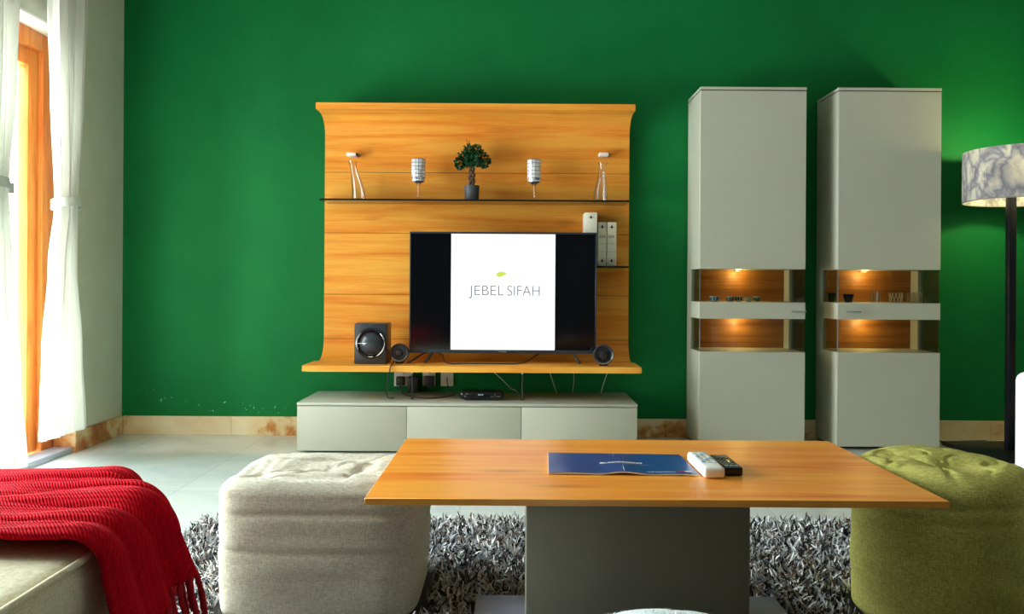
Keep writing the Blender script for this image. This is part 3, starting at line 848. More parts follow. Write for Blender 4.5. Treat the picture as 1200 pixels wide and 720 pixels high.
# wall sockets
def socket(xa, xb, label, plugs):
    Y = 4.76; x0, x1 = px(xa, Y), px(xb, Y); z0, z1 = pz(452.5, xa, Y), pz(434, xa, Y)
    t = thing('wall_socket', label, 'socket', ((x0 + x1) / 2, Y, (z0 + z1) / 2), 'white sockets on the wall behind the lowboard')
    obj('faceplate', B(x0, x1, Y - 0.010, Y - 0.0005, z0, z1, bev=0.002), M['white'], t)
    obj('rocker_switch', B((x0 + x1) / 2 - 0.006, (x0 + x1) / 2 + 0.006, Y - 0.013, Y - 0.009, z1 - 0.024, z1 - 0.010, bev=0.001), M['offwhite'], t)
    b = bmesh.new()
    for dz in (0.022, 0.034): box(b, (x0 + x1) / 2 - 0.004, (x0 + x1) / 2 + 0.004, Y - 0.0106, Y - 0.0095, z0 + dz, z0 + dz + 0.005, bev=0)
    obj('pin_slot', b, M['greyprint'], t)
    return t
socket(462.8, 483.6, 'double white wall socket with two black plugs, leftmost of the three', 2)
socket(496, 511, 'white wall socket with a square black plug, middle of the three', 1)
socket(517.3, 532.2, 'white wall socket with a thin cord, rightmost of the three', 1)
def plug(xa, xb, ya, yb, label, depth=0.05):
    Y = 4.748; x0, x1 = px(xa, Y), px(xb, Y); z0, z1 = pz(yb, xa, Y), pz(ya, xa, Y)
    t = thing('power_plug', label, 'plug', ((x0 + x1) / 2, Y, (z0 + z1) / 2), 'black plugs in the wall sockets')
    obj('plug_body', B(x0, x1, Y - depth, Y - 0.0005, z0, z1, bev=0.006, seg=3), M['black'], t)
    obj('cord_grip', tube(bmesh.new(), [((x0 + x1) / 2, Y - depth * 0.5, z0 + 0.004), ((x0 + x1) / 2, Y - depth * 0.55, z0 - 0.022)], [0.006, 0.004], 10), M['black'], t)
plug(465.8, 475.5, 441, 451.5, 'small black plug in the left half of the double socket', 0.04)
plug(479.5, 492, 440.5, 459.3, 'tall black adapter plugged in beside the double socket', 0.06)
plug(498.5, 509.8, 440, 452, 'square black plug in the middle socket', 0.05)

# cables
def cord(name, pts, r, mat, label, k=8):
    bm = tube(bmesh.new(), smooth_path(pts, k), r, 8)
    o = obj(name, bm, mat, None, loc=tuple(pts[0]), smooth=3.14)
    tag(o, label, 'cable'); return o
cT = 0.2615
cord('speaker_cable', [(px(461, 4.44), 4.47, 0.452), (px(459, 4.3), 4.31, 0.4505), (px(457.5, 4.27), 4.283, 0.44), (px(455, 4.3), 4.283, 0.36), (px(454, 4.34), 4.35, 0.29), (px(457, 4.42), 4.43, cT), (px(462, 4.45), 4.45, cT)], 0.003, M['cable_b'],
     'black cable hanging over the oak shelf edge below the subwoofer')
cord('mains_cable', [(px(470.5, 4.72), 4.725, 0.265), (px(476, 4.55), 4.56, cT), (px(500, 4.44), 4.44, cT), (px(522, 4.5), 4.50, cT), (px(533, 4.62), 4.62, cT), (px(526, 4.72), 4.72, 0.285), (px(524.5, 4.74), 4.738, 0.34)], 0.0028, M['cable_b'],
     'black power cord looping on the lowboard top below the sockets')
cord('tv_cable', [(px(477, 4.42), 4.425, 0.452), (px(484, 4.44), 4.44, 0.462), (px(494, 4.48), 4.54, 0.49), (px(505, 4.5), 4.55, 0.53)], 0.0042, M['cable_b'], 'thick black cable bundle end rising behind the lower left television corner')
cord('tv_cable', [(px(481, 4.45), 4.40, 0.452), (px(487, 4.45), 4.41, 0.475), (px(500, 4.45), 4.55, 0.497), (px(517, 4.5), 4.55, 0.487), (px(524, 4.45), 4.42, 0.453), (px(545, 4.42), 4.40, 0.4515), (px(580, 4.42), 4.40, 0.4515), (px(612, 4.42), 4.43, 0.453), (px(628, 4.5), 4.55, 0.48), (px(640, 4.5), 4.55, 0.52)], 0.0032, M['cable_b'],
     'long black cable sagging along the oak shelf under the television')
def hang(pts, label, r=0.0021):
    cord('hanging_cable', [(px(a, Y), Y, pz(b, a, Y)) for a, b, Y in pts], r, M['cable_w'], label)
hang([(580, 437, 4.70), (590, 446, 4.70), (599, 455, 4.70), (605, 458, 4.70), (612, 464, 4.69)], 'pale slanting cord hanging left of the dark rod under the oak shelf', 0.0026)
hang([(645, 437, 4.70), (649, 449, 4.70), (654, 463, 4.70)], 'thin pale cord hanging just right of the dark rod')
hang([(673, 438, 4.70), (673, 450, 4.70), (671, 464, 4.70)], 'thin near-vertical pale cord, second from the right under the oak shelf', 0.0016)
hang([(712, 438, 4.70), (708, 450, 4.70), (704, 464, 4.70)], 'pale slanting cord furthest right under the oak shelf')
def rod(xp, Y, label):
    x = px(xp, Y); t = thing('support_rod', label, 'rod', (x, Y, 0.258), 'thin rods between lowboard and oak shelf')
    obj('post', tube(bmesh.new(), [(x, Y, 0.2625), (x, Y, 0.398)], 0.0045, 10), M['black'], t)
    obj('tip', tube(bmesh.new(), [(x, Y, 0.397), (x, Y, 0.4155)], 0.0036, 10), M['chrome'], t)
    obj('foot', lathe(bmesh.new(), [(0.009, 0.0005), (0.009, 0.004), (0.0, 0.005)], (x, Y, 0.258), 'Z', 16), M['black'], t)
rod(613, 4.40, 'thin dark rod with a bright tip right of the set-top box under the shelf')
rod(484, 4.42, 'thin dark rod under the oak shelf beside the black adapter')

# ------------------------------------------------------------------ tall glass-niche cabinets
def tall_cabinet(x0, x1, hx, label, lit):
    yf, yb = 4.43, 4.746
    t = thing('display_cabinet', label, 'cabinet', ((x0 + x1) / 2, 4.6, 0.0), 'tall grey display cabinets with lit niches')
    Z = (0.5205, 0.696, 0.7845, 0.962)
    bm = bmesh.new()
    yc = yf + 0.021
    box(bm, x0, x1, yc, yb, 0.015, Z[0], bev=0.0015, seg=1)
    box(bm, x0, x1, yc, yb, Z[1], Z[2], bev=0.0015, seg=1)
    box(bm, x0, x1, yc, yb, Z[3], 1.914, bev=0.0015, seg=1)
    for za, zb in ((Z[0], Z[1]), (Z[2], Z[3])):
        for xa in (x0, x1 - 0.018):
            box(bm, xa, xa + 0.018, 4.642, yb, za - 0.003, zb + 0.003, bev=0)
    obj('carcass', bm, M['lacquer'], t)
    obj('plinth', B(x0 + 0.01, x1 - 0.01, yf + 0.05, yb - 0.01, 0.0, 0.0155, bev=0), M['black'], t)
    obj('top', B(x0 - 0.001, x1 + 0.001, yf - 0.001, yb, 1.9185, 1.933, bev=0.001, seg=1), M['lacquer'], t)
    obj('top_gap', B(x0 + 0.004, x1 - 0.004, yf + 0.006, yb - 0.01, 1.9135, 1.919, bev=0), M['black'], t)
    for za, zb in ((Z[0], Z[1]), (Z[2], Z[3])):
        obj('niche_back', B(x0 + 0.0185, x1 - 0.0185, 4.728, 4.744, za + 0.0005, zb - 0.0005, bev=0), M['niche_wood'], t)
    bm = bmesh.new()
    box(bm, x0 + 0.001, x1, yf, yf + 0.0195, 0.018, Z[0], bev=0.0015, seg=1)
    box(bm, x0 + 0.001, x1, yf, yf + 0.0195, Z[1], Z[2], bev=0.0015, seg=1)
    box(bm, x0 + 0.001, x1, yf, yf + 0.0195, Z[3], 1.913, bev=0.0015, seg=1)
    door = obj('door', bm, M['lacquer'], t)
    for za, zb in ((Z[0], Z[1]), (Z[2], Z[3])):
        obj('door_glass', B(x0 + 0.006, x1 - 0.006, yf + 0.004, yf + 0.009, za, zb, bev=0), M['cab_glass'], door)
        for xa in (x0 + 0.001, x1 - 0.006):
            obj('side_glass', B(xa, xa + 0.005, yf + 0.0125, 4.642, za, zb, bev=0), M['cab_glass'], t)
        obj('corner_profile', B(x0 + 0.0005, x0 + 0.0055, yf + 0.002, yf + 0.011, za, zb, bev=0), M['silver'], door)
    bm = bmesh.new()
    tube(bm, smooth_path([(hx - 0.036, yf - 0.0005, 0.737), (hx - 0.034, yf - 0.014, 0.737), (hx - 0.02, yf - 0.02, 0.7365), (hx + 0.02, yf - 0.02, 0.7365), (hx + 0.034, yf - 0.014, 0.737), (hx + 0.036, yf - 0.0005, 0.737)], 5), 0.0042, 8)
    obj('handle', bm, M['silver'], door)
    xm = (x0 + x1) / 2 + lit
    for z in (Z[3], Z[1]):
        bm = lathe(bmesh.new(), [(0.024, -0.0005), (0.024, -0.006), (0.019, -0.0075)], (xm, 4.685, z), 'Z', 24)
        l = obj('spotlight', bm, M['silver'], t)
        obj('lamp_lens', lathe(bmesh.new(), [(0.018, -0.0076), (0.016, -0.009), (0.0, -0.0095)], (xm, 4.685, z), 'Z', 20), M['puck'], l)
        ld = bpy.data.lights.new('niche_light', 'POINT'); ld.energy = 1.15; ld.color = (1.0, 0.74, 0.28); ld.shadow_soft_size = 0.012
        lo = bpy.data.objects.new('niche_light', ld); link(lo); lo.parent = t; lo.location = Vector((xm, 4.665, z - 0.034)) - t.location
    return t
tall_cabinet(0.981, 1.546, px(936, 4.43), 'tall grey display cabinet beside the oak panel, small cups in its upper niche', -0.01)
tall_cabinet(1.717, 2.266, px(1000, 4.43), 'tall grey display cabinet next to the floor lamp, glasses in its upper niche', -0.03)

NZ = 0.785
def cup(xp, Y, r, h, mats, label, group, name='cup', cat='cup', handle=True, flare=1.18):
    x = px(xp, Y)
    t = thing(name, label, cat, (x, Y, NZ), group)
    prof = [(0.0, 0.0005), (r * 0.62, 0.0005), (r * 0.72, h * 0.08), (r * 0.9, h * 0.5), (r, h), (r * 0.93, h), (r * 0.82, h * 0.5), (r * 0.6, h * 0.14), (0.0, h * 0.12)]
    obj('bowl', lathe(bmesh.new(), prof, (x, Y, NZ), 'Z', 28), mats[0], t)
    if len(mats) > 1:
        b = bmesh.new()
        for i in range(9):
            a = 2 * PI * i / 9 + 0.2
            p = Vector((x + r * 0.93 * math.cos(a), Y + r * 0.93 * math.sin(a), NZ + h * 0.55))
            box(b, -0.0012, 0.0012, -r * 0.2, r * 0.2, -h * 0.3, h * 0.3, bev=0.0005, seg=1)
            for v in b.verts[-0 or None:]:
                pass
            # move the last box into place
            n = len(b.verts); k = n // (i + 1)
            b.verts.ensure_lookup_table()
            R_ = Matrix.Translation(p) @ Matrix.Rotation(a, 4, 'Z') @ Matrix.Rotation(0.16, 4, 'Y')
            for v in b.verts[n - k:]: v.co = R_ @ v.co
        obj('glaze_band', b, mats[1], t)
    if handle:
        pts = [(x + r * 0.86 + 0.001, Y, NZ + h * 0.75), (x + r * 1.35, Y, NZ + h * 0.7), (x + r * 1.3, Y, NZ + h * 0.38), (x + r * 0.8, Y, NZ + h * 0.28)]
        obj('cup_handle', tube(bmesh.new(), smooth_path(pts, 5), 0.0018, 6), mats[0], t)
    return t
G = 'small cups in the cabinet beside the oak panel'
cup(837.3, 4.52, 0.027, 0.030, [M['cup_white'], M['cup_blue']], 'white and blue coffee cup, far left in the first cabinet niche', G)
cup(855.8, 4.52, 0.0215, 0.030, [M['cup_white'], M['cup_green']], 'white and green coffee cup, second from the left in the first cabinet niche', G, handle=False)
cup(865.6, 4.535, 0.0205, 0.030, [M['cup_white'], M['cobalt']], 'white and dark blue cup in the middle of the first cabinet niche', G, handle=False)
cup(876.8, 4.52, 0.0215, 0.026, [M['cup_cream'], M['cup_white']], 'cream cup, second from the right in the first cabinet niche', G, handle=False)
cup(886.8, 4.53, 0.0205, 0.030, [M['cup_white'], M['cup_green']], 'white and grey-green cup, far right in the first cabinet niche', G, handle=False)
G2 = 'glasses in the cabinet next to the floor lamp'
cup(974.5, 4.638, 0.025, 0.050, [M['navy_glass']], 'dark blue bowl behind the side glass of the second cabinet', G2, 'bowl', 'bowl', False)
cup(994.5, 4.53, 0.029, 0.046, [M['navy_glass']], 'dark blue bowl behind the front glass of the second cabinet', G2, 'bowl', 'bowl', False)
def tumbler(xp, Y, r, h, label, crystal=False, name='tumbler'):
    x = px(xp, Y); t = thing(name, label, 'glass', (x, Y, NZ), G2)
    prof = [(0.0, 0.0005), (r * 0.9, 0.0005), (r * 0.94, 0.003), (r, h), (r - 0.002, h), (r * 0.9 - 0.002, 0.008), (0.0, 0.007)]
    obj('vessel', lathe(bmesh.new(), prof, (x, Y, NZ), 'Z', 28), M['ware'], t)
    b = bmesh.new()
    n = 12 if crystal else 6
    for i in range(n):
        a = 2 * PI * i / n + 0.25
        q = 0.012 if crystal else 0.0
        tube(b, [(x + r * 0.98 * math.cos(a), Y + r * 0.98 * math.sin(a), NZ + 0.004), (x + r * 1.0 * math.cos(a + q * 40), Y + r * 1.0 * math.sin(a + q * 40), NZ + h * 0.96)], 0.0014 if not crystal else 0.0019, 6)
    obj('cut_rib', b, M['crystal'], t)
tumbler(1026.3, 4.53, 0.024, 0.058, 'clear straight tumbler near the middle of the second cabinet niche')
tumbler(1050, 4.53, 0.034, 0.056, 'cut crystal tumbler with a raised pattern in the second cabinet niche', True)
tumbler(1068, 4.53, 0.022, 0.056, 'clear tumbler right of the cut crystal one')
tumbler(1075.5, 4.585, 0.022, 0.056, 'clear tumbler standing behind and right of its twin')
cup(1087.5, 4.53, 0.022, 0.022, [M['ware']], 'low clear dish at the right end of the second cabinet niche', G2, 'dish', 'dish', False)

# ------------------------------------------------------------------ floor lamp
lY = 4.35; lx = px(1199.5, lY); polex = px(1184, lY)
lamp = thing('floor_lamp', 'floor lamp with a large marbled drum shade and black pole, right of the cabinets', 'lamp', (polex, lY, 0.0))
obj('base', B(polex - 0.23, polex + 0.25, lY - 0.24, lY + 0.25, 0.0005, 0.022, bev=0.004), M['lampblack'], lamp)
obj('pole', B(polex - 0.0175, polex + 0.0205, lY - 0.019, lY + 0.019, 0.0215, 1.565, bev=0.003), M['lampblack'], lamp)
R_ = 0.288; z0, z1 = 1.322, 1.586
bm = lathe(bmesh.new(), [(R_, z0), (R_, z1), (R_ - 0.002, z1), (R_ - 0.002, z0)], (lx, lY, 0), 'Z', 96, closed=True)
sh = obj('lamp_shade', bm, M['shade'], lamp)
bm = lathe(bmesh.new(), [(R_ - 0.0022, z0 + 0.001), (R_ - 0.0022, z1 - 0.001), (R_ - 0.0032, z1 - 0.001), (R_ - 0.0032, z0 + 0.001)], (lx, lY, 0), 'Z', 96, closed=True)
lin = obj('shade_rim', lathe(bmesh.new(), [(R_ + 0.0012, z0 - 0.001), (R_ + 0.0012, z0 + 0.004), (R_ - 0.003, z0 + 0.004), (R_ - 0.003, z0 - 0.001)], (lx, lY, 0), 'Z', 96, closed=True), M['greyprint'], sh)
bm.free()
bm = bmesh.new()
for a in (0.4, 2.5, 4.6):
    tube(bm, [(lx, lY, 1.45), (lx + (R_ - 0.003) * math.cos(a), lY + (R_ - 0.003) * math.sin(a), z0 + 0.006)], 0.0018, 6)
tube(bm, [(polex, lY, 1.50), (lx, lY, 1.46)], 0.006, 8)
obj('shade_carrier', bm, M['silver'], lamp)
bm = lathe(bmesh.new(), [(0.0, -0.045), (0.02, -0.04), (0.032, -0.01), (0.028, 0.018), (0.016, 0.04), (0.014, 0.06), (0, 0.06)], (lx, lY - 0.06, 1.455), 'Z', 24)
obj('bulb', bm, M['bulb'], lamp)
ld = bpy.data.lights.new('bulb_light', 'POINT'); ld.energy = 13; ld.color = (1.0, 0.88, 0.42); ld.shadow_soft_size = 0.04
lo = bpy.data.objects.new('bulb_light', ld); link(lo); lo.parent = lamp; lo.location = Vector((lx + 0.03, lY - 0.01, 1.55)) - lamp.location
# flex on the floor beside the lamp
cord('lamp_cable', [(2.30, 4.72, 0.09), (2.32, 4.69, 0.03), (2.40, 4.66, 0.006), (2.52, 4.67, 0.006), (2.66, 4.69, 0.006)], 0.004, M['cable_b'], 'dark lamp flex on the floor by the second cabinet')

# ------------------------------------------------------------------ coffee table
TT = 0.42
TX = (-0.3145, 0.915); TY = (1.746, 2.424)
table = thing('coffee_table', 'low coffee table with an oak top on a broad grey pedestal', 'table', (0.30, 2.08, 0.0))
prof = [(TX[0], 0), (TX[1], 0)]
bm = bmesh.new()
box(bm, TX[0], TX[1], TY[0], TY[1], TT - 0.0150, TT, bev=0.0012, seg=1)
box(bm, TX[0] + 0.2, TX[1] - 0.2, TY[0] + 0.15, TY[1] - 0.15, TT - 0.030, TT - 0.0145, bev=0.002, seg=1)
obj('tabletop', bm, M['table_wood'], table)
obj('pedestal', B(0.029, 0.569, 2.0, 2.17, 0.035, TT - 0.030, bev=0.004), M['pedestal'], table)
obj('base_plate', B(-0.10, 0.70, 1.93, 2.235, 0.016, 0.036, bev=0.003), M['steel_base'], table)

# brochure
br = thing('brochure', 'dark blue folded brochure lying on the oak coffee table', 'brochure', (0.26, 2.09, TT))
def brz(u):  # gentle ridge at the fold
    return 0.0042 + 0.0042 * math.exp(-((u - 0.50) / 0.10) ** 2) + 0.0012 * math.sin(u * 9)**2
def sheet(z_off, th, inset, mat, name, parent):
    bm = bmesh.new(); NU, NV = 48, 10; top = []; bot = []
    c = [(0.0895 + inset, 2.212 - inset), (0.436 - inset, 2.196 - inset), (0.437 - inset, 1.962 + inset), (0.081 + inset, 1.972 + inset)]
    for j in range(NV + 1):
        v = j / NV; rt = []; rb = []
        for i in range(NU + 1):
            u = i / NU
            xx = (c[0][0] * (1 - u) + c[1][0] * u) * (1 - v) + (c[3][0] * (1 - u) + c[2][0] * u) * v
            yy = (c[0][1] * (1 - u) + c[1][1] * u) * (1 - v) + (c[3][1] * (1 - u) + c[2][1] * u) * v
            z = TT + brz(u) * (0.35 + 0.65 * v) + z_off
            z = max(z, TT + 0.0006 + max(0.0, z_off) + (0.003 if z_off >= 0 else 0))
            rt.append(bm.verts.new((xx, yy, z + th))); rb.append(bm.verts.new((xx, yy, z)))
        top.append(rt); bot.append(rb)
    for j in range(NV):
        for i in range(NU):
            bm.faces.new((top[j][i], top[j][i + 1], top[j + 1][i + 1], top[j + 1][i]))
            bm.faces.new((bot[j][i], bot[j + 1][i], bot[j + 1][i + 1], bot[j][i + 1]))
    for i in range(NU):
        bm.faces.new((top[NV][i], top[NV][i + 1], bot[NV][i + 1], bot[NV][i])); bm.faces.new((top[0][i], bot[0][i], bot[0][i + 1], top[0][i + 1]))
    for j in range(NV):
        bm.faces.new((top[j][0], top[j + 1][0], bot[j + 1][0], bot[j][0])); bm.faces.new((top[j][NU], bot[j][NU], bot[j + 1][NU], top[j + 1][NU]))
    return obj(name, bm, mat, parent)
sheet(-0.003, 0.0028, 0.0, M['paper'], 'pages', br)
cov = sheet(0.0, 0.0006, 0.0005, M['blue'], 'cover', br)
def flat_text(body, size, x, y, z, mat, name, parent, sx=1.0, sy=1.0, off=0.0):
    me = text_mesh(body, size, off, 0.0002)
    me.transform(Matrix.Translation((x, y, z)) @ Matrix.Diagonal((sx, sy, 1, 1)))
    # let the print follow the cover
    for v in me.vertices:
        u = (v.co.x - 0.085) / 0.353; vv = (2.205 - v.co.y) / 0.24
        v.co.z = TT + brz(u) * (0.35 + 0.65 * vv) + 0.0011 + (v.co.z - z)
    return mesh_obj(name, me, mat, parent)
flat_text('BLACKPOINT', 0.021, 0.268, 2.082, TT, M['paper'], 'title', cov, 0.86, 0.9, 0.0002)
def fine_print(name, x0, x1, y, h, mat, seed):
    r_ = random.Random(seed); b = bmesh.new(); x = x0
    while x < x1:
        w_ = r_.uniform(0.004, 0.012)
        z = TT + brz((x - 0.085) / 0.353) * (0.35 + 0.65 * (2.205 - y) / 0.24) + 0.0008
        box(b, x, min(x + w_, x1), y, y + h, z, z + 0.0004, bev=0); x += w_ + 0.0018
    obj(name, b, mat, cov)
fine_print('subtitle', 0.270, 0.334, 2.056, 0.0025, M['greyprint'], 2)
fine_print('footer', 0.318, 0.384, 1.981, 0.0032, M['paper'], 3)
b = bmesh.new()
for i, mt in enumerate((0, 1)):
    box(b, 0.392 + i * 0.016, 0.407 + i * 0.016, 1.979, 1.986, TT + 0.0068, TT + 0.0074, bev=0, mat=mt)
obj('red_logo', b, [M['red_print'], M['paper']], cov)
b = bmesh.new()
for (xa, ya), (xb, yb) in (((0.262, 2.205), (0.258, 2.165)), ((0.266, 2.04), (0.262, 1.978))):
    b = bmesh.new()
    tube(b, smooth_path([(xa, ya, TT + brz((xa - .085) / .353) * (0.35 + 0.65 * (2.205 - ya) / .24) + 0.001), (xb, yb, TT + brz((xb - .085) / .353) * (0.35 + 0.65 * (2.205 - yb) / .24) + 0.001)], 4), 0.00035, 6)
    obj('crease', b, M['paper'], cov)

# remotes
rm = thing('remote_control', 'white remote control with grey buttons beside the blue brochure', 'remote control', (0.466, 2.02, TT), 'remote controls on the coffee table')
bm = B(0.441, 0.492, 1.935, 2.125, TT + 0.0008, TT + 0.027, bev=0.008, seg=4)
obj('shell', bm, M['white'], rm)
obj('keypad', B(0.4465, 0.4865, 1.985, 2.113, TT + 0.0262, TT + 0.0276, bev=0.0004, seg=1), plain('remote_face', s2l(196, 206, 212), 0.4), rm)
b2 = [M['grey_btn'], M['cup_cream'], M['white']]
for r_ in range(6):
    for c_ in range(3):
        xx = 0.4535 + c_ * 0.013; yy = 1.995 + r_ * 0.0195
        obj('button', B(xx - 0.0043, xx + 0.0043, yy - 0.0045, yy + 0.0045, TT + 0.0274, TT + 0.0292, bev=0.0008, seg=1), b2[(r_ * 2 + c_) % 3], rm)
rb = thing('remote_control', 'black remote control right of the white one on the coffee table', 'remote control', (0.522, 2.03, TT), 'remote controls on the coffee table')
obj('shell', B(0.496, 0.541, 1.965, 2.115, TT + 0.0008, TT + 0.021, bev=0.004, seg=3), M['blackgloss'], rb)
for r_ in range(5):
    for c_ in range(3):
        xx = 0.507 + c_ * 0.0115; yy = 1.985 + r_ * 0.022
        obj('button', B(xx - 0.004, xx + 0.004, yy - 0.004, yy + 0.004, TT + 0.0206, TT + 0.0222, bev=0.0008, seg=1), M['sub'] if r_ else M['grey_btn'], rb)

# ------------------------------------------------------------------ soft poufs
def pouf_mesh(cx, cy, hx, hy, zb, zt, ex, rad, folds, wr, seed, dimple=0.02, wrinkle=0.006, crown=0.01, botrad=0.05):
    """rounded soft block: ex = super-ellipse exponent of the plan."""
    NA = 176
    def plan(a, sc):
        c, s = math.cos(a), math.sin(a)
        return (hx * sc * math.copysign(abs(c) ** (2 / ex), c), hy * sc * math.copysign(abs(s) ** (2 / ex), s))
    rows = []   # (scale inset in m, z, side?)
    nb = 8
    for i in range(nb + 1):
        a = -PI / 2 + PI / 2 * i / nb
        rows.append((botrad * (1 - math.cos(a)) * 1.0, zb + botrad * (1 + math.sin(a)), 1.0))
    ns = 44
    z0, z1 = zb + botrad, zt - rad
    for i in range(1, ns):
        rows.append((0.0, z0 + (z1 - z0) * i / ns, 1.0))
    for i in range(nb + 1):
        a = PI / 2 * i / nb
        rows.append((rad * (1 - math.cos(a)), z1 + rad * math.sin(a), 1.0 if i < 3 else 0.5))
    rmin = min(hx, hy)
    ncap = 26
    for i in range(1, ncap + 1):
        ins = rad + (rmin - rad) * i / ncap
        rows.append((ins, zt, 0.0))
    bm = bmesh.new(); prev = None; rings = []
    for ins, z, side in rows:
        ring = []
        sc = max(0.0, 1 - ins / rmin)
        if sc <= 1e-4:
            d = crown - dimple
            ring = [bm.verts.new((cx, cy, z + d))]
        else:
            for i in range(NA):
                a = 2 * PI * (i + 0.5) / NA
                xx, yy = plan(a, sc)
                zz = z
                nv = noise.noise(Vector((xx * 5 + seed, yy * 5, z * 9)))
                nf = noise.noise(Vector((math.cos(a) * 2.2 + seed, math.sin(a) * 2.2, z * 26)))
                if side > 0:
                    off = 0.006 * nv * side + wrinkle * 0.55 * nf * side
                    hgt = (z - zb) / (zt - zb)
                    off += 0.005 * math.sin(PI * min(1, max(0, hgt))) * side
                    for fz, fd, fw, sag in folds:
                        zf = fz + sag * math.cos(a + PI / 2) ** 2 + 0.006 * noise.noise(Vector((math.cos(a) * 3 + fz * 30, math.sin(a) * 3, seed)))
                        off -= fd * math.exp(-((z - zf) / fw) ** 2) * side * (0.75 + 0.5 * noise.noise(Vector((math.cos(a) * 1.7 + seed, math.sin(a) * 1.7, fz * 9))))
                    L = math.hypot(xx, yy) or 1
                    xx += xx / L * off; yy += yy / L * off
                if side < 1:
                    t = 1 - sc       # 0 rim .. 1 centre
                    tt = max(0.0, min(1.0, (sc)))
                    g1 = noise.noise(Vector((xx * 6 + seed, yy * 9 + seed, 0.5)))
                    g2 = noise.noise(Vector((xx * 13 - seed, yy * 17, 4.5)))
                    edge = math.sin(PI * min(1.0, 0.12 + tt * 0.88)) ** 0.5
                    cre = max(0.0, 1 - abs(g1) / 0.13) * 0.010 + max(0.0, 1 - abs(g2) / 0.16) * 0.005
                    zz += crown * (1 - tt ** 2) - dimple * math.exp(-(math.hypot(xx - 0.02, yy + 0.03) / (rmin * 0.33)) ** 2) - cre * edge * wr * 0.11
                    zz += 0.012 * noise.noise(Vector((xx * 8 + seed, yy * 8, 2.0))) * (1 - side)
                ring.append(bm.verts.new((cx + xx, cy + yy, zz)))
        rings.append(ring)
    bm.faces.new(list(reversed(rings[0])))
    for k in range(len(rings) - 1):
        A, D = rings[k], rings[k + 1]
        if len(D) == 1:
            for i in range(NA): bm.faces.new((A[i], A[(i + 1) % NA], D[0]))
            break
        for i in range(NA):
            bm.faces.new((A[i], A[(i + 1) % NA], D[(i + 1) % NA], D[i]))
    return bm

RG = 0.012
pf = thing('pouf', 'square cream linen pouf at the left end of the coffee table', 'pouf', (-0.53, 2.37, RG), 'soft linen poufs around the coffee table')
obj('cushion_body', pouf_mesh(-0.509, 2.312, 0.258, 0.210, RG, 0.362, 7.0, 0.034, [(0.283, 0.006, 0.007, 0.0), (0.200, 0.005, 0.007, -0.014), (0.322, 0.0016, 0.0025, 0.0)], 9, 3.1, 0.012, 0.005, 0.006, 0.022), M['cream'], pf, smooth=3.14)
pf2 = thing('pouf', 'round lime green linen pouf at the right end of the coffee table', 'pouf', (1.118, 2.185, RG), 'soft linen poufs around the coffee table')
obj('cushion_body', pouf_mesh(1.118, 2.185, 0.211, 0.211, RG, 0.418, 2.1, 0.05, [(0.338, 0.006, 0.007, 0.0), (0.303, 0.0045, 0.006, 0.0), (0.372, 0.002, 0.003, 0.0)], 9, 8.4, 0.024, 0.005, 0.008, 0.022), M['lime'], pf2, smooth=3.14)

# ------------------------------------------------------------------ strands (rug pile, fleece)
def strands(name, P, Nrm, length, width, mats, weights, parent, bend=0.9, tilt=0.7, seed=1, inside=None):
    rs = np.random.RandomState(seed)
    n = len(P); K = 4
    L = length * rs.uniform(0.65, 1.25, (n, 1))
    d = Nrm + rs.normal(0, tilt, (n, 3)); d /= np.linalg.norm(d, axis=1, keepdims=True)
    side = np.cross(d, rs.normal(0, 1, (n, 3))); side /= np.linalg.norm(side, axis=1, keepdims=True)
    curl = np.cross(side, d) * rs.uniform(-bend, bend, (n, 1))
    W = width * rs.uniform(0.6, 1.2, (n, 1))
    V = np.zeros((n, K, 2, 3), dtype=np.float32)
    for k in range(K):
        t = k / (K - 1)
        c = P + d * L * t + curl * L * t * t * 0.6 - Nrm * L * 0.28 * t * t
        low = (c * Nrm).sum(1, keepdims=True) - (P * Nrm).sum(1, keepdims=True)
        c = c + Nrm * np.maximum(0, 0.003 - low)
        w = W * (1.0 if k < K - 1 else 0.45)
        V[:, k, 0] = c - side * w / 2; V[:, k, 1] = c + side * w / 2
    if inside is not None:
        ok = ~inside(V.reshape(n, K * 2, 3)).any(1); V = V[ok]; n = len(V)
    nv = n * K * 2
    base = (np.arange(n) * K * 2)[:, None, None]
    q = np.array([[2 * k, 2 * k + 1, 2 * k + 3, 2 * k + 2] for k in range(K - 1)])[None]
    F_ = (base + q).reshape(-1, 4)
    me = bpy.data.meshes.new(name)
    me.vertices.add(nv); me.vertices.foreach_set('co', V.reshape(-1))
    nf = len(F_)
    me.loops.add(nf * 4); me.loops.foreach_set('vertex_index', F_.reshape(-1).astype(np.int32))
    me.polygons.add(nf); me.polygons.foreach_set('loop_start', (np.arange(nf) * 4).astype(np.int32))
    mi = rs.choice(len(mats), n, p=np.array(weights) / sum(weights))
    me.update(calc_edges=True)
    me.polygons.foreach_set('material_index', np.repeat(mi, K - 1).astype(np.int32))
    me.validate()
    return mesh_obj(name, me, mats, parent)

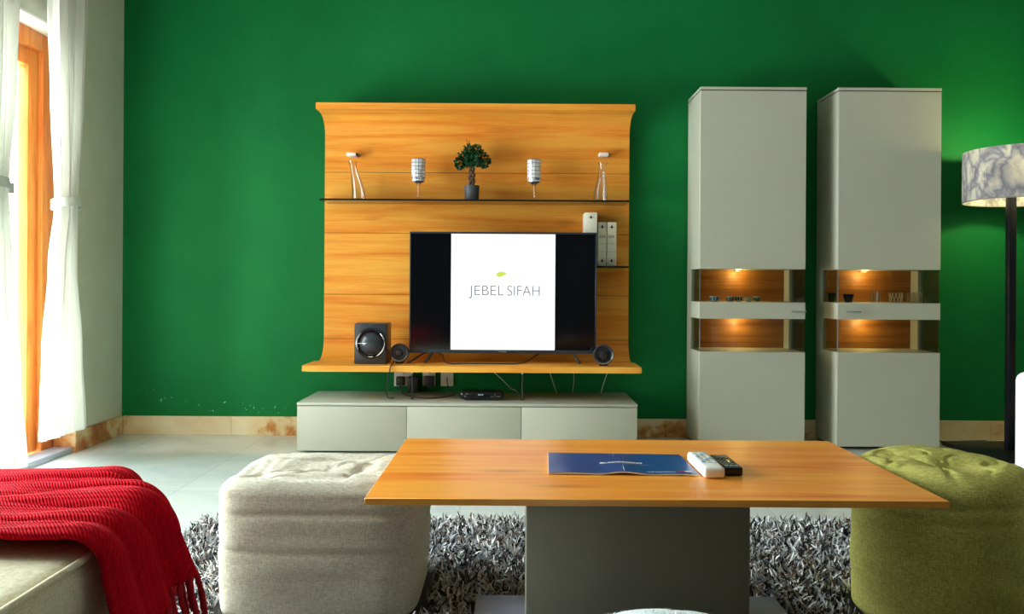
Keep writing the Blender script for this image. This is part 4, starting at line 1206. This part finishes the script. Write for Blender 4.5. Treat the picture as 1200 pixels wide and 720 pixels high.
RX, RY = (-1.115, 1.585), (0.85, 3.02)
rug = thing('rug', 'shaggy rug of mixed grey, black and white strands under the coffee table', 'rug', (0.25, 2.0, 0.0))
obj('backing', B(RX[0], RX[1], RY[0], RY[1], 0.0005, 0.010, bev=0.003), M['rug_base'], rug)
n = 78000
P = np.stack([np.random.uniform(RX[0] + .005, RX[1] - .005, n), np.random.uniform(RY[0], RY[1] - .005, n), np.full(n, 0.010)], 1)
def standing(V):
    x, y = V[..., 0], V[..., 1]
    r = (np.abs((x + 0.509) / 0.274) ** 5 + np.abs((y - 2.312) / 0.226) ** 5) < 1
    r |= (x > -0.104) & (x < 0.704) & (y > 1.926) & (y < 2.239)
    r |= (x < -0.71) & (y < 1.895)
    r |= np.hypot(x - 1.118, y - 2.185) < 0.228
    r |= np.hypot(x - 0.235, y - 1.17) < 0.255
    return r
Nn = np.tile(np.array([[0, 0, 1.0]]), (len(P), 1))
pile = strands('pile', P, Nn, 0.044, 0.0052, PILE, [0.34, 0.24, 0.10, 0.10, 0.14, 0.08], rug, seed=4, inside=standing)
pile['kind'] = 'stuff'

# fluffy pouf whose top just enters the bottom of the frame
fx, fy = 0.235, 1.17
fp = thing('fluffy_pouf', 'pale fluffy pouf top at the bottom edge in front of the table', 'pouf', (fx, fy, RG))
zt = 0.338
obj('cushion_body', pouf_mesh(fx, fy, 0.235, 0.235, RG, zt, 2.0, 0.07, [], 8, 1.7, 0.0, 0.002, 0.022), M['fleece'], fp, smooth=3.14)
n = 16000; aa = np.random.uniform(0, 2 * PI, n); rr_ = 0.225 * np.sqrt(np.random.uniform(0, 1, n))
P = np.stack([fx + rr_ * np.cos(aa), fy + rr_ * np.sin(aa), zt + 0.018 - 0.045 * (rr_ / 0.225) ** 3.0], 1)
Nn = np.stack([np.cos(aa) * rr_ * 2.0, np.sin(aa) * rr_ * 2.0, np.ones(n)], 1); Nn /= np.linalg.norm(Nn, axis=1, keepdims=True)
fl = strands('fleece', P, Nn, 0.014, 0.0016, [M['fleece']], [1], fp, seed=9); fl['kind'] = 'stuff'

# ------------------------------------------------------------------ sofa chaise and throw
SX, SY1, SY0, SZ = -0.728, 1.87, 0.55, 0.403
RC = 0.29
def sofa_edge(y):
    """right-hand edge of the chaise in plan, with its rounded far corner"""
    if y <= SY1 - RC: return SX
    t = min(1.0, (y - (SY1 - RC)) / RC)
    return SX - RC * (1 - math.sqrt(max(0.0, 1 - t * t)))
sofa = thing('sofa', 'beige upholstered sofa end with piped edge under the red throw', 'sofa', (-1.3, 1.2, RG))
def rounded_slab(x0, x1, y0, y1, z0, z1, rc, rz, dome=0.0):
    bm = bmesh.new()
    plan = []
    for cx_, cy_, a0 in ((x1 - rc, y1 - rc, 0), (x0 + rc, y1 - rc, PI / 2), (x0 + rc, y0 + rc, PI), (x1 - rc, y0 + rc, 1.5 * PI)):
        for i in range(13):
            a = a0 + PI / 2 * i / 12; plan.append((cx_, cy_, math.cos(a), math.sin(a)))
    rows = [(0.03, z0), (0.0, z0 + 0.03)]
    for i in range(1, 8): rows.append((0, z0 + 0.03 + (z1 - rz - z0 - 0.03) * i / 7))
    for i in range(1, 7):
        a = PI / 2 * i / 6; rows.append((rz * (1 - math.cos(a)), z1 - rz + rz * math.sin(a)))
    for i in range(1, 9): rows.append((rz + (rc - rz) * i / 9.0, z1 + dome * (1 - (1 - i / 9) ** 2)))
    rings = [[bm.verts.new((cx_ + (rc - ins) * c, cy_ + (rc - ins) * s, z)) for cx_, cy_, c, s in plan] for ins, z in rows]
    n = len(plan)
    for k in range(len(rings) - 1):
        for i in range(n): bm.faces.new((rings[k][i], rings[k][(i + 1) % n], rings[k + 1][(i + 1) % n], rings[k + 1][i]))
    bm.faces.new(rings[0]); bm.faces.new(rings[-1])
    return bm
obj('base', rounded_slab(-2.05, SX, SY0, SY1, RG + 0.03, 0.24, RC, 0.02), M['beige'], sofa)
obj('seat_cushion', rounded_slab(-2.05, SX + 0.004, SY0, SY1 + 0.004, 0.242, SZ, RC, 0.04, 0.004), M['beige'], sofa)
# piping along the top edge
pp = [(SX - 0.001, SY0 + RC + (SY1 - RC - SY0 - RC) * i / 20, SZ - 0.004) for i in range(21)]
pp += [(SX - RC + (RC + 0.001) * math.cos(PI / 2 * i / 12), SY1 - RC + (RC + 0.001) * math.sin(PI / 2 * i / 12), SZ - 0.004) for i in range(1, 13)]
pp += [(SX - RC - 0.1 * i, SY1 + 0.001, SZ - 0.004) for i in range(1, 10)]
obj('piping', tube(bmesh.new(), pp, 0.0062, 10), M['beige'], sofa, smooth=3.14)
for xx, yy in ((-0.95, 0.75), (-0.95, 1.65), (-1.85, 0.75), (-1.85, 1.65)):
    obj('leg', lathe(bmesh.new(), [(0.022, RG), (0.03, RG + 0.032), (0.0, RG + 0.033)], (xx, yy, 0), 'Z', 20), M['black'], sofa)

TH = thing('throw_blanket', 'red knitted throw with fringe draped over the beige sofa end', 'blanket', (-0.9, 1.62, SZ + 0.02))
def throw_point(s, t):
    """s metres along the drape from X=-1.7, t 0..1 from the near edge to the far edge"""
    y = 1.40 + 0.525 * t
    rad = 0.06
    ye = min(y, SY1 - 0.012)
    xe = sofa_edge(min(ye, SY1 - 0.035)) + 0.030
    # the far strip slides a little to the left around the corner
    flat = (xe - rad) - (-1.7)
    lift = 0.018 + 0.006 * math.exp(-((t - 0.93) / 0.06) ** 2) + 0.008 * math.exp(-((t - 0.03) / 0.05) ** 2)
    zt = SZ + lift + 0.006
    arcL = rad * PI / 2
    fold = math.sin(t * 30 + 1.6 * math.sin(s * 3)) * 0.55 + math.sin(t * 15 + 0.9 - s) * 0.45
    if s <= flat:
        x = -1.7 + s; z = zt; nx, nz = 0, 1
        amp = 0.004 + 0.013 * max(0, (s - flat + 0.35) / 0.35)
        h = 0
    elif s <= flat + arcL:
        a = (s - flat) / rad
        x = xe - rad + rad * math.sin(a); z = zt - rad + rad * math.cos(a); nx, nz = math.sin(a), math.cos(a)
        amp = 0.017 + 0.007 * (s - flat) / arcL; h = 0
    else:
        h = s - flat - arcL
        x = xe + h * 0.30; z = zt - rad - h; nx, nz = 1, 0.1
        amp = 0.024 + 0.05 * h
    amp *= (0.35 + 0.65 * math.sin(PI * min(1, max(0, t))) ** 0.5)
    x += nx * (fold + 0.6) * amp * 0.9; z += nz * (fold + 0.6) * amp * 0.9
    x += 0.004 * noise.noise(Vector((s * 9, t * 9, 3))); z += 0.004 * noise.noise(Vector((s * 8, t * 8, 7)))
    # the far edge rolls down behind the cushion
    if y > SY1 + 0.02:
        q = (y - SY1 - 0.02) / 0.035
        z -= 0.05 * q * q * nz
    y2 = y + 0.03 * (t - 0.5) * min(1, max(0, (s - flat) / 0.3)) - 0.03 * max(0, h) * 1.2
    # loose creases that run along the drape
    cr = noise.noise(Vector((s * 1.6 + t * 2.0, t * 11, 1.3)))
    dd = max(0.0, 0.16 - abs(cr)) / 0.16
    w_ = min(1.0, max(0.0, (s - flat + 0.45) / 0.4)) * (0.3 + 0.7 * math.sin(PI * t))
    x += nx * (0.012 * (1 - dd)) * w_; z += nz * (0.012 * (1 - dd)) * w_
    return Vector((x, y2, z)), flat + arcL
NS, NT = 170, 120
bm = bmesh.new(); uvl = bm.loops.layers.uv.new('knit'); grid = []
hem = []
for j in range(NT + 1):
    t = j / NT; row = []
    _, L0 = throw_point(0, t)
    total = L0 + 0.095 + 0.012 * math.sin(t * 9)
    for i in range(NS + 1):
        s = 0.2 + (total - 0.2) * i / NS
        p, _ = throw_point(s, t); v = bm.verts.new(p); row.append((v, s, t * 0.5))
    grid.append(row); hem.append((throw_point(total, t)[0], throw_point(total - 0.02, t)[0]))
for j in range(NT):
    for i in range(NS):
        q = (grid[j][i], grid[j][i + 1], grid[j + 1][i + 1], grid[j + 1][i])
        f = bm.faces.new([a[0] for a in q])
        for lp, a in zip(f.loops, q): lp[uvl].uv = (a[1], a[2])
kn = obj('knit', bm, M['throw'], TH, smooth=3.14)
md = kn.modifiers.new('thickness', 'SOLIDIFY'); md.thickness = 0.011; md.offset = 0.0
rr = random.Random(5)
for k in range(34):
    t = (k + 0.5) / 34; j = int(t * NT)
    p, p0 = hem[j]; d = (p - p0).normalized()
    L = rr.uniform(0.085, 0.12); pts = []
    sw = rr.uniform(-0.5, 0.5)
    for i in range(8):
        u = i / 7
        q = p + Vector((0.004 + 0.02 * u, 0.012 * sw * u + 0.003 * math.sin(u * 9 + k), -L * u)) + Vector((0, 0, 0.006))
        pts.append(q)
    tl = obj('tassel', tube(bmesh.new(), pts, [0.0046, 0.0058, 0.0050, 0.0056, 0.0050, 0.0054, 0.005, 0.0028], 7), M['fringe'], TH, smooth=3.14)

# ------------------------------------------------------------------ white armchair at the right edge
ac = thing('armchair', 'white upholstered armchair at the right edge beyond the lime pouf', 'armchair', (2.05, 2.33, 0))
ax0, ay0, ay1 = 1.632, 1.93, 2.73
obj('arm', rounded_slab(ax0, ax0 + 0.80, ay0, ay0 + 0.16, 0.02, 0.597, 0.03, 0.03), M['white_fabric'], ac)
obj('arm', rounded_slab(ax0, ax0 + 0.80, ay1 - 0.16, ay1, 0.02, 0.597, 0.03, 0.03), M['white_fabric'], ac)
obj('seat', rounded_slab(ax0 + 0.02, ax0 + 0.64, ay0 + 0.163, ay1 - 0.163, 0.06, 0.42, 0.05, 0.04, 0.01), M['white_fabric'], ac)
obj('backrest', rounded_slab(ax0 + 0.645, ax0 + 0.81, ay0 + 0.163, ay1 - 0.163, 0.06, 0.78, 0.05, 0.045), M['white_fabric'], ac)
for xx in (ax0 + 0.07, ax0 + 0.73):
    for yy in (ay0 + 0.08, ay1 - 0.08):
        obj('leg', lathe(bmesh.new(), [(0.018, 0.0005), (0.024, 0.062), (0.0, 0.063)], (xx, yy, 0), 'Z', 16), M['black'], ac)

# ------------------------------------------------------------------ daylight
w = bpy.data.worlds.new('sky'); bpy.context.scene.world = w; w.use_nodes = True
nd = w.node_tree.nodes; lk = w.node_tree.links
bg = nd['Background']; bg.inputs['Color'].default_value = (0.90, 0.97, 1.0, 1); bg.inputs['Strength'].default_value = 30.0
def portal(y0, y1):
    l = bpy.data.lights.new('door_portal', 'AREA'); l.shape = 'RECTANGLE'; l.size = HD; l.size_y = y1 - y0
    l.cycles.is_portal = True
    o = bpy.data.objects.new('door_portal', l); link(o)
    o.location = (XL - T - 0.02, (y0 + y1) / 2, HD / 2); o.rotation_euler = (0, -PI / 2, 0)
portal(*O1)

# ------------------------------------------------------------------ camera
cam = bpy.data.cameras.new('camera'); co = bpy.data.objects.new('camera', cam); link(co)
cam.sensor_fit = 'HORIZONTAL'; cam.sensor_width = 36.0; cam.lens = 36.0 * F / 1200.0
cam.shift_x = -4.0 / 1200.0; cam.shift_y = -26.0 / 1200.0
cam.clip_start = 0.02
co.matrix_world = Matrix.Translation((0, 0, H)) @ Matrix.Rotation(PI / 2, 4, 'X') @ Matrix.Rotation(0.0061, 4, 'Z')
sc = bpy.context.scene
sc.camera = co
sc.view_settings.view_transform = 'Standard'
try: sc.view_settings.look = 'None'
except Exception: pass
sc.view_settings.gamma = 1.0; sc.view_settings.use_curve_mapping = False
sc.view_settings.exposure = 0.08
sc.cycles.max_bounces = 10; sc.cycles.diffuse_bounces = 5; sc.cycles.transparent_max_bounces = 24
sc.cycles.sample_clamp_indirect = 8.0
sc.cycles.caustics_reflective = False; sc.cycles.caustics_refractive = False
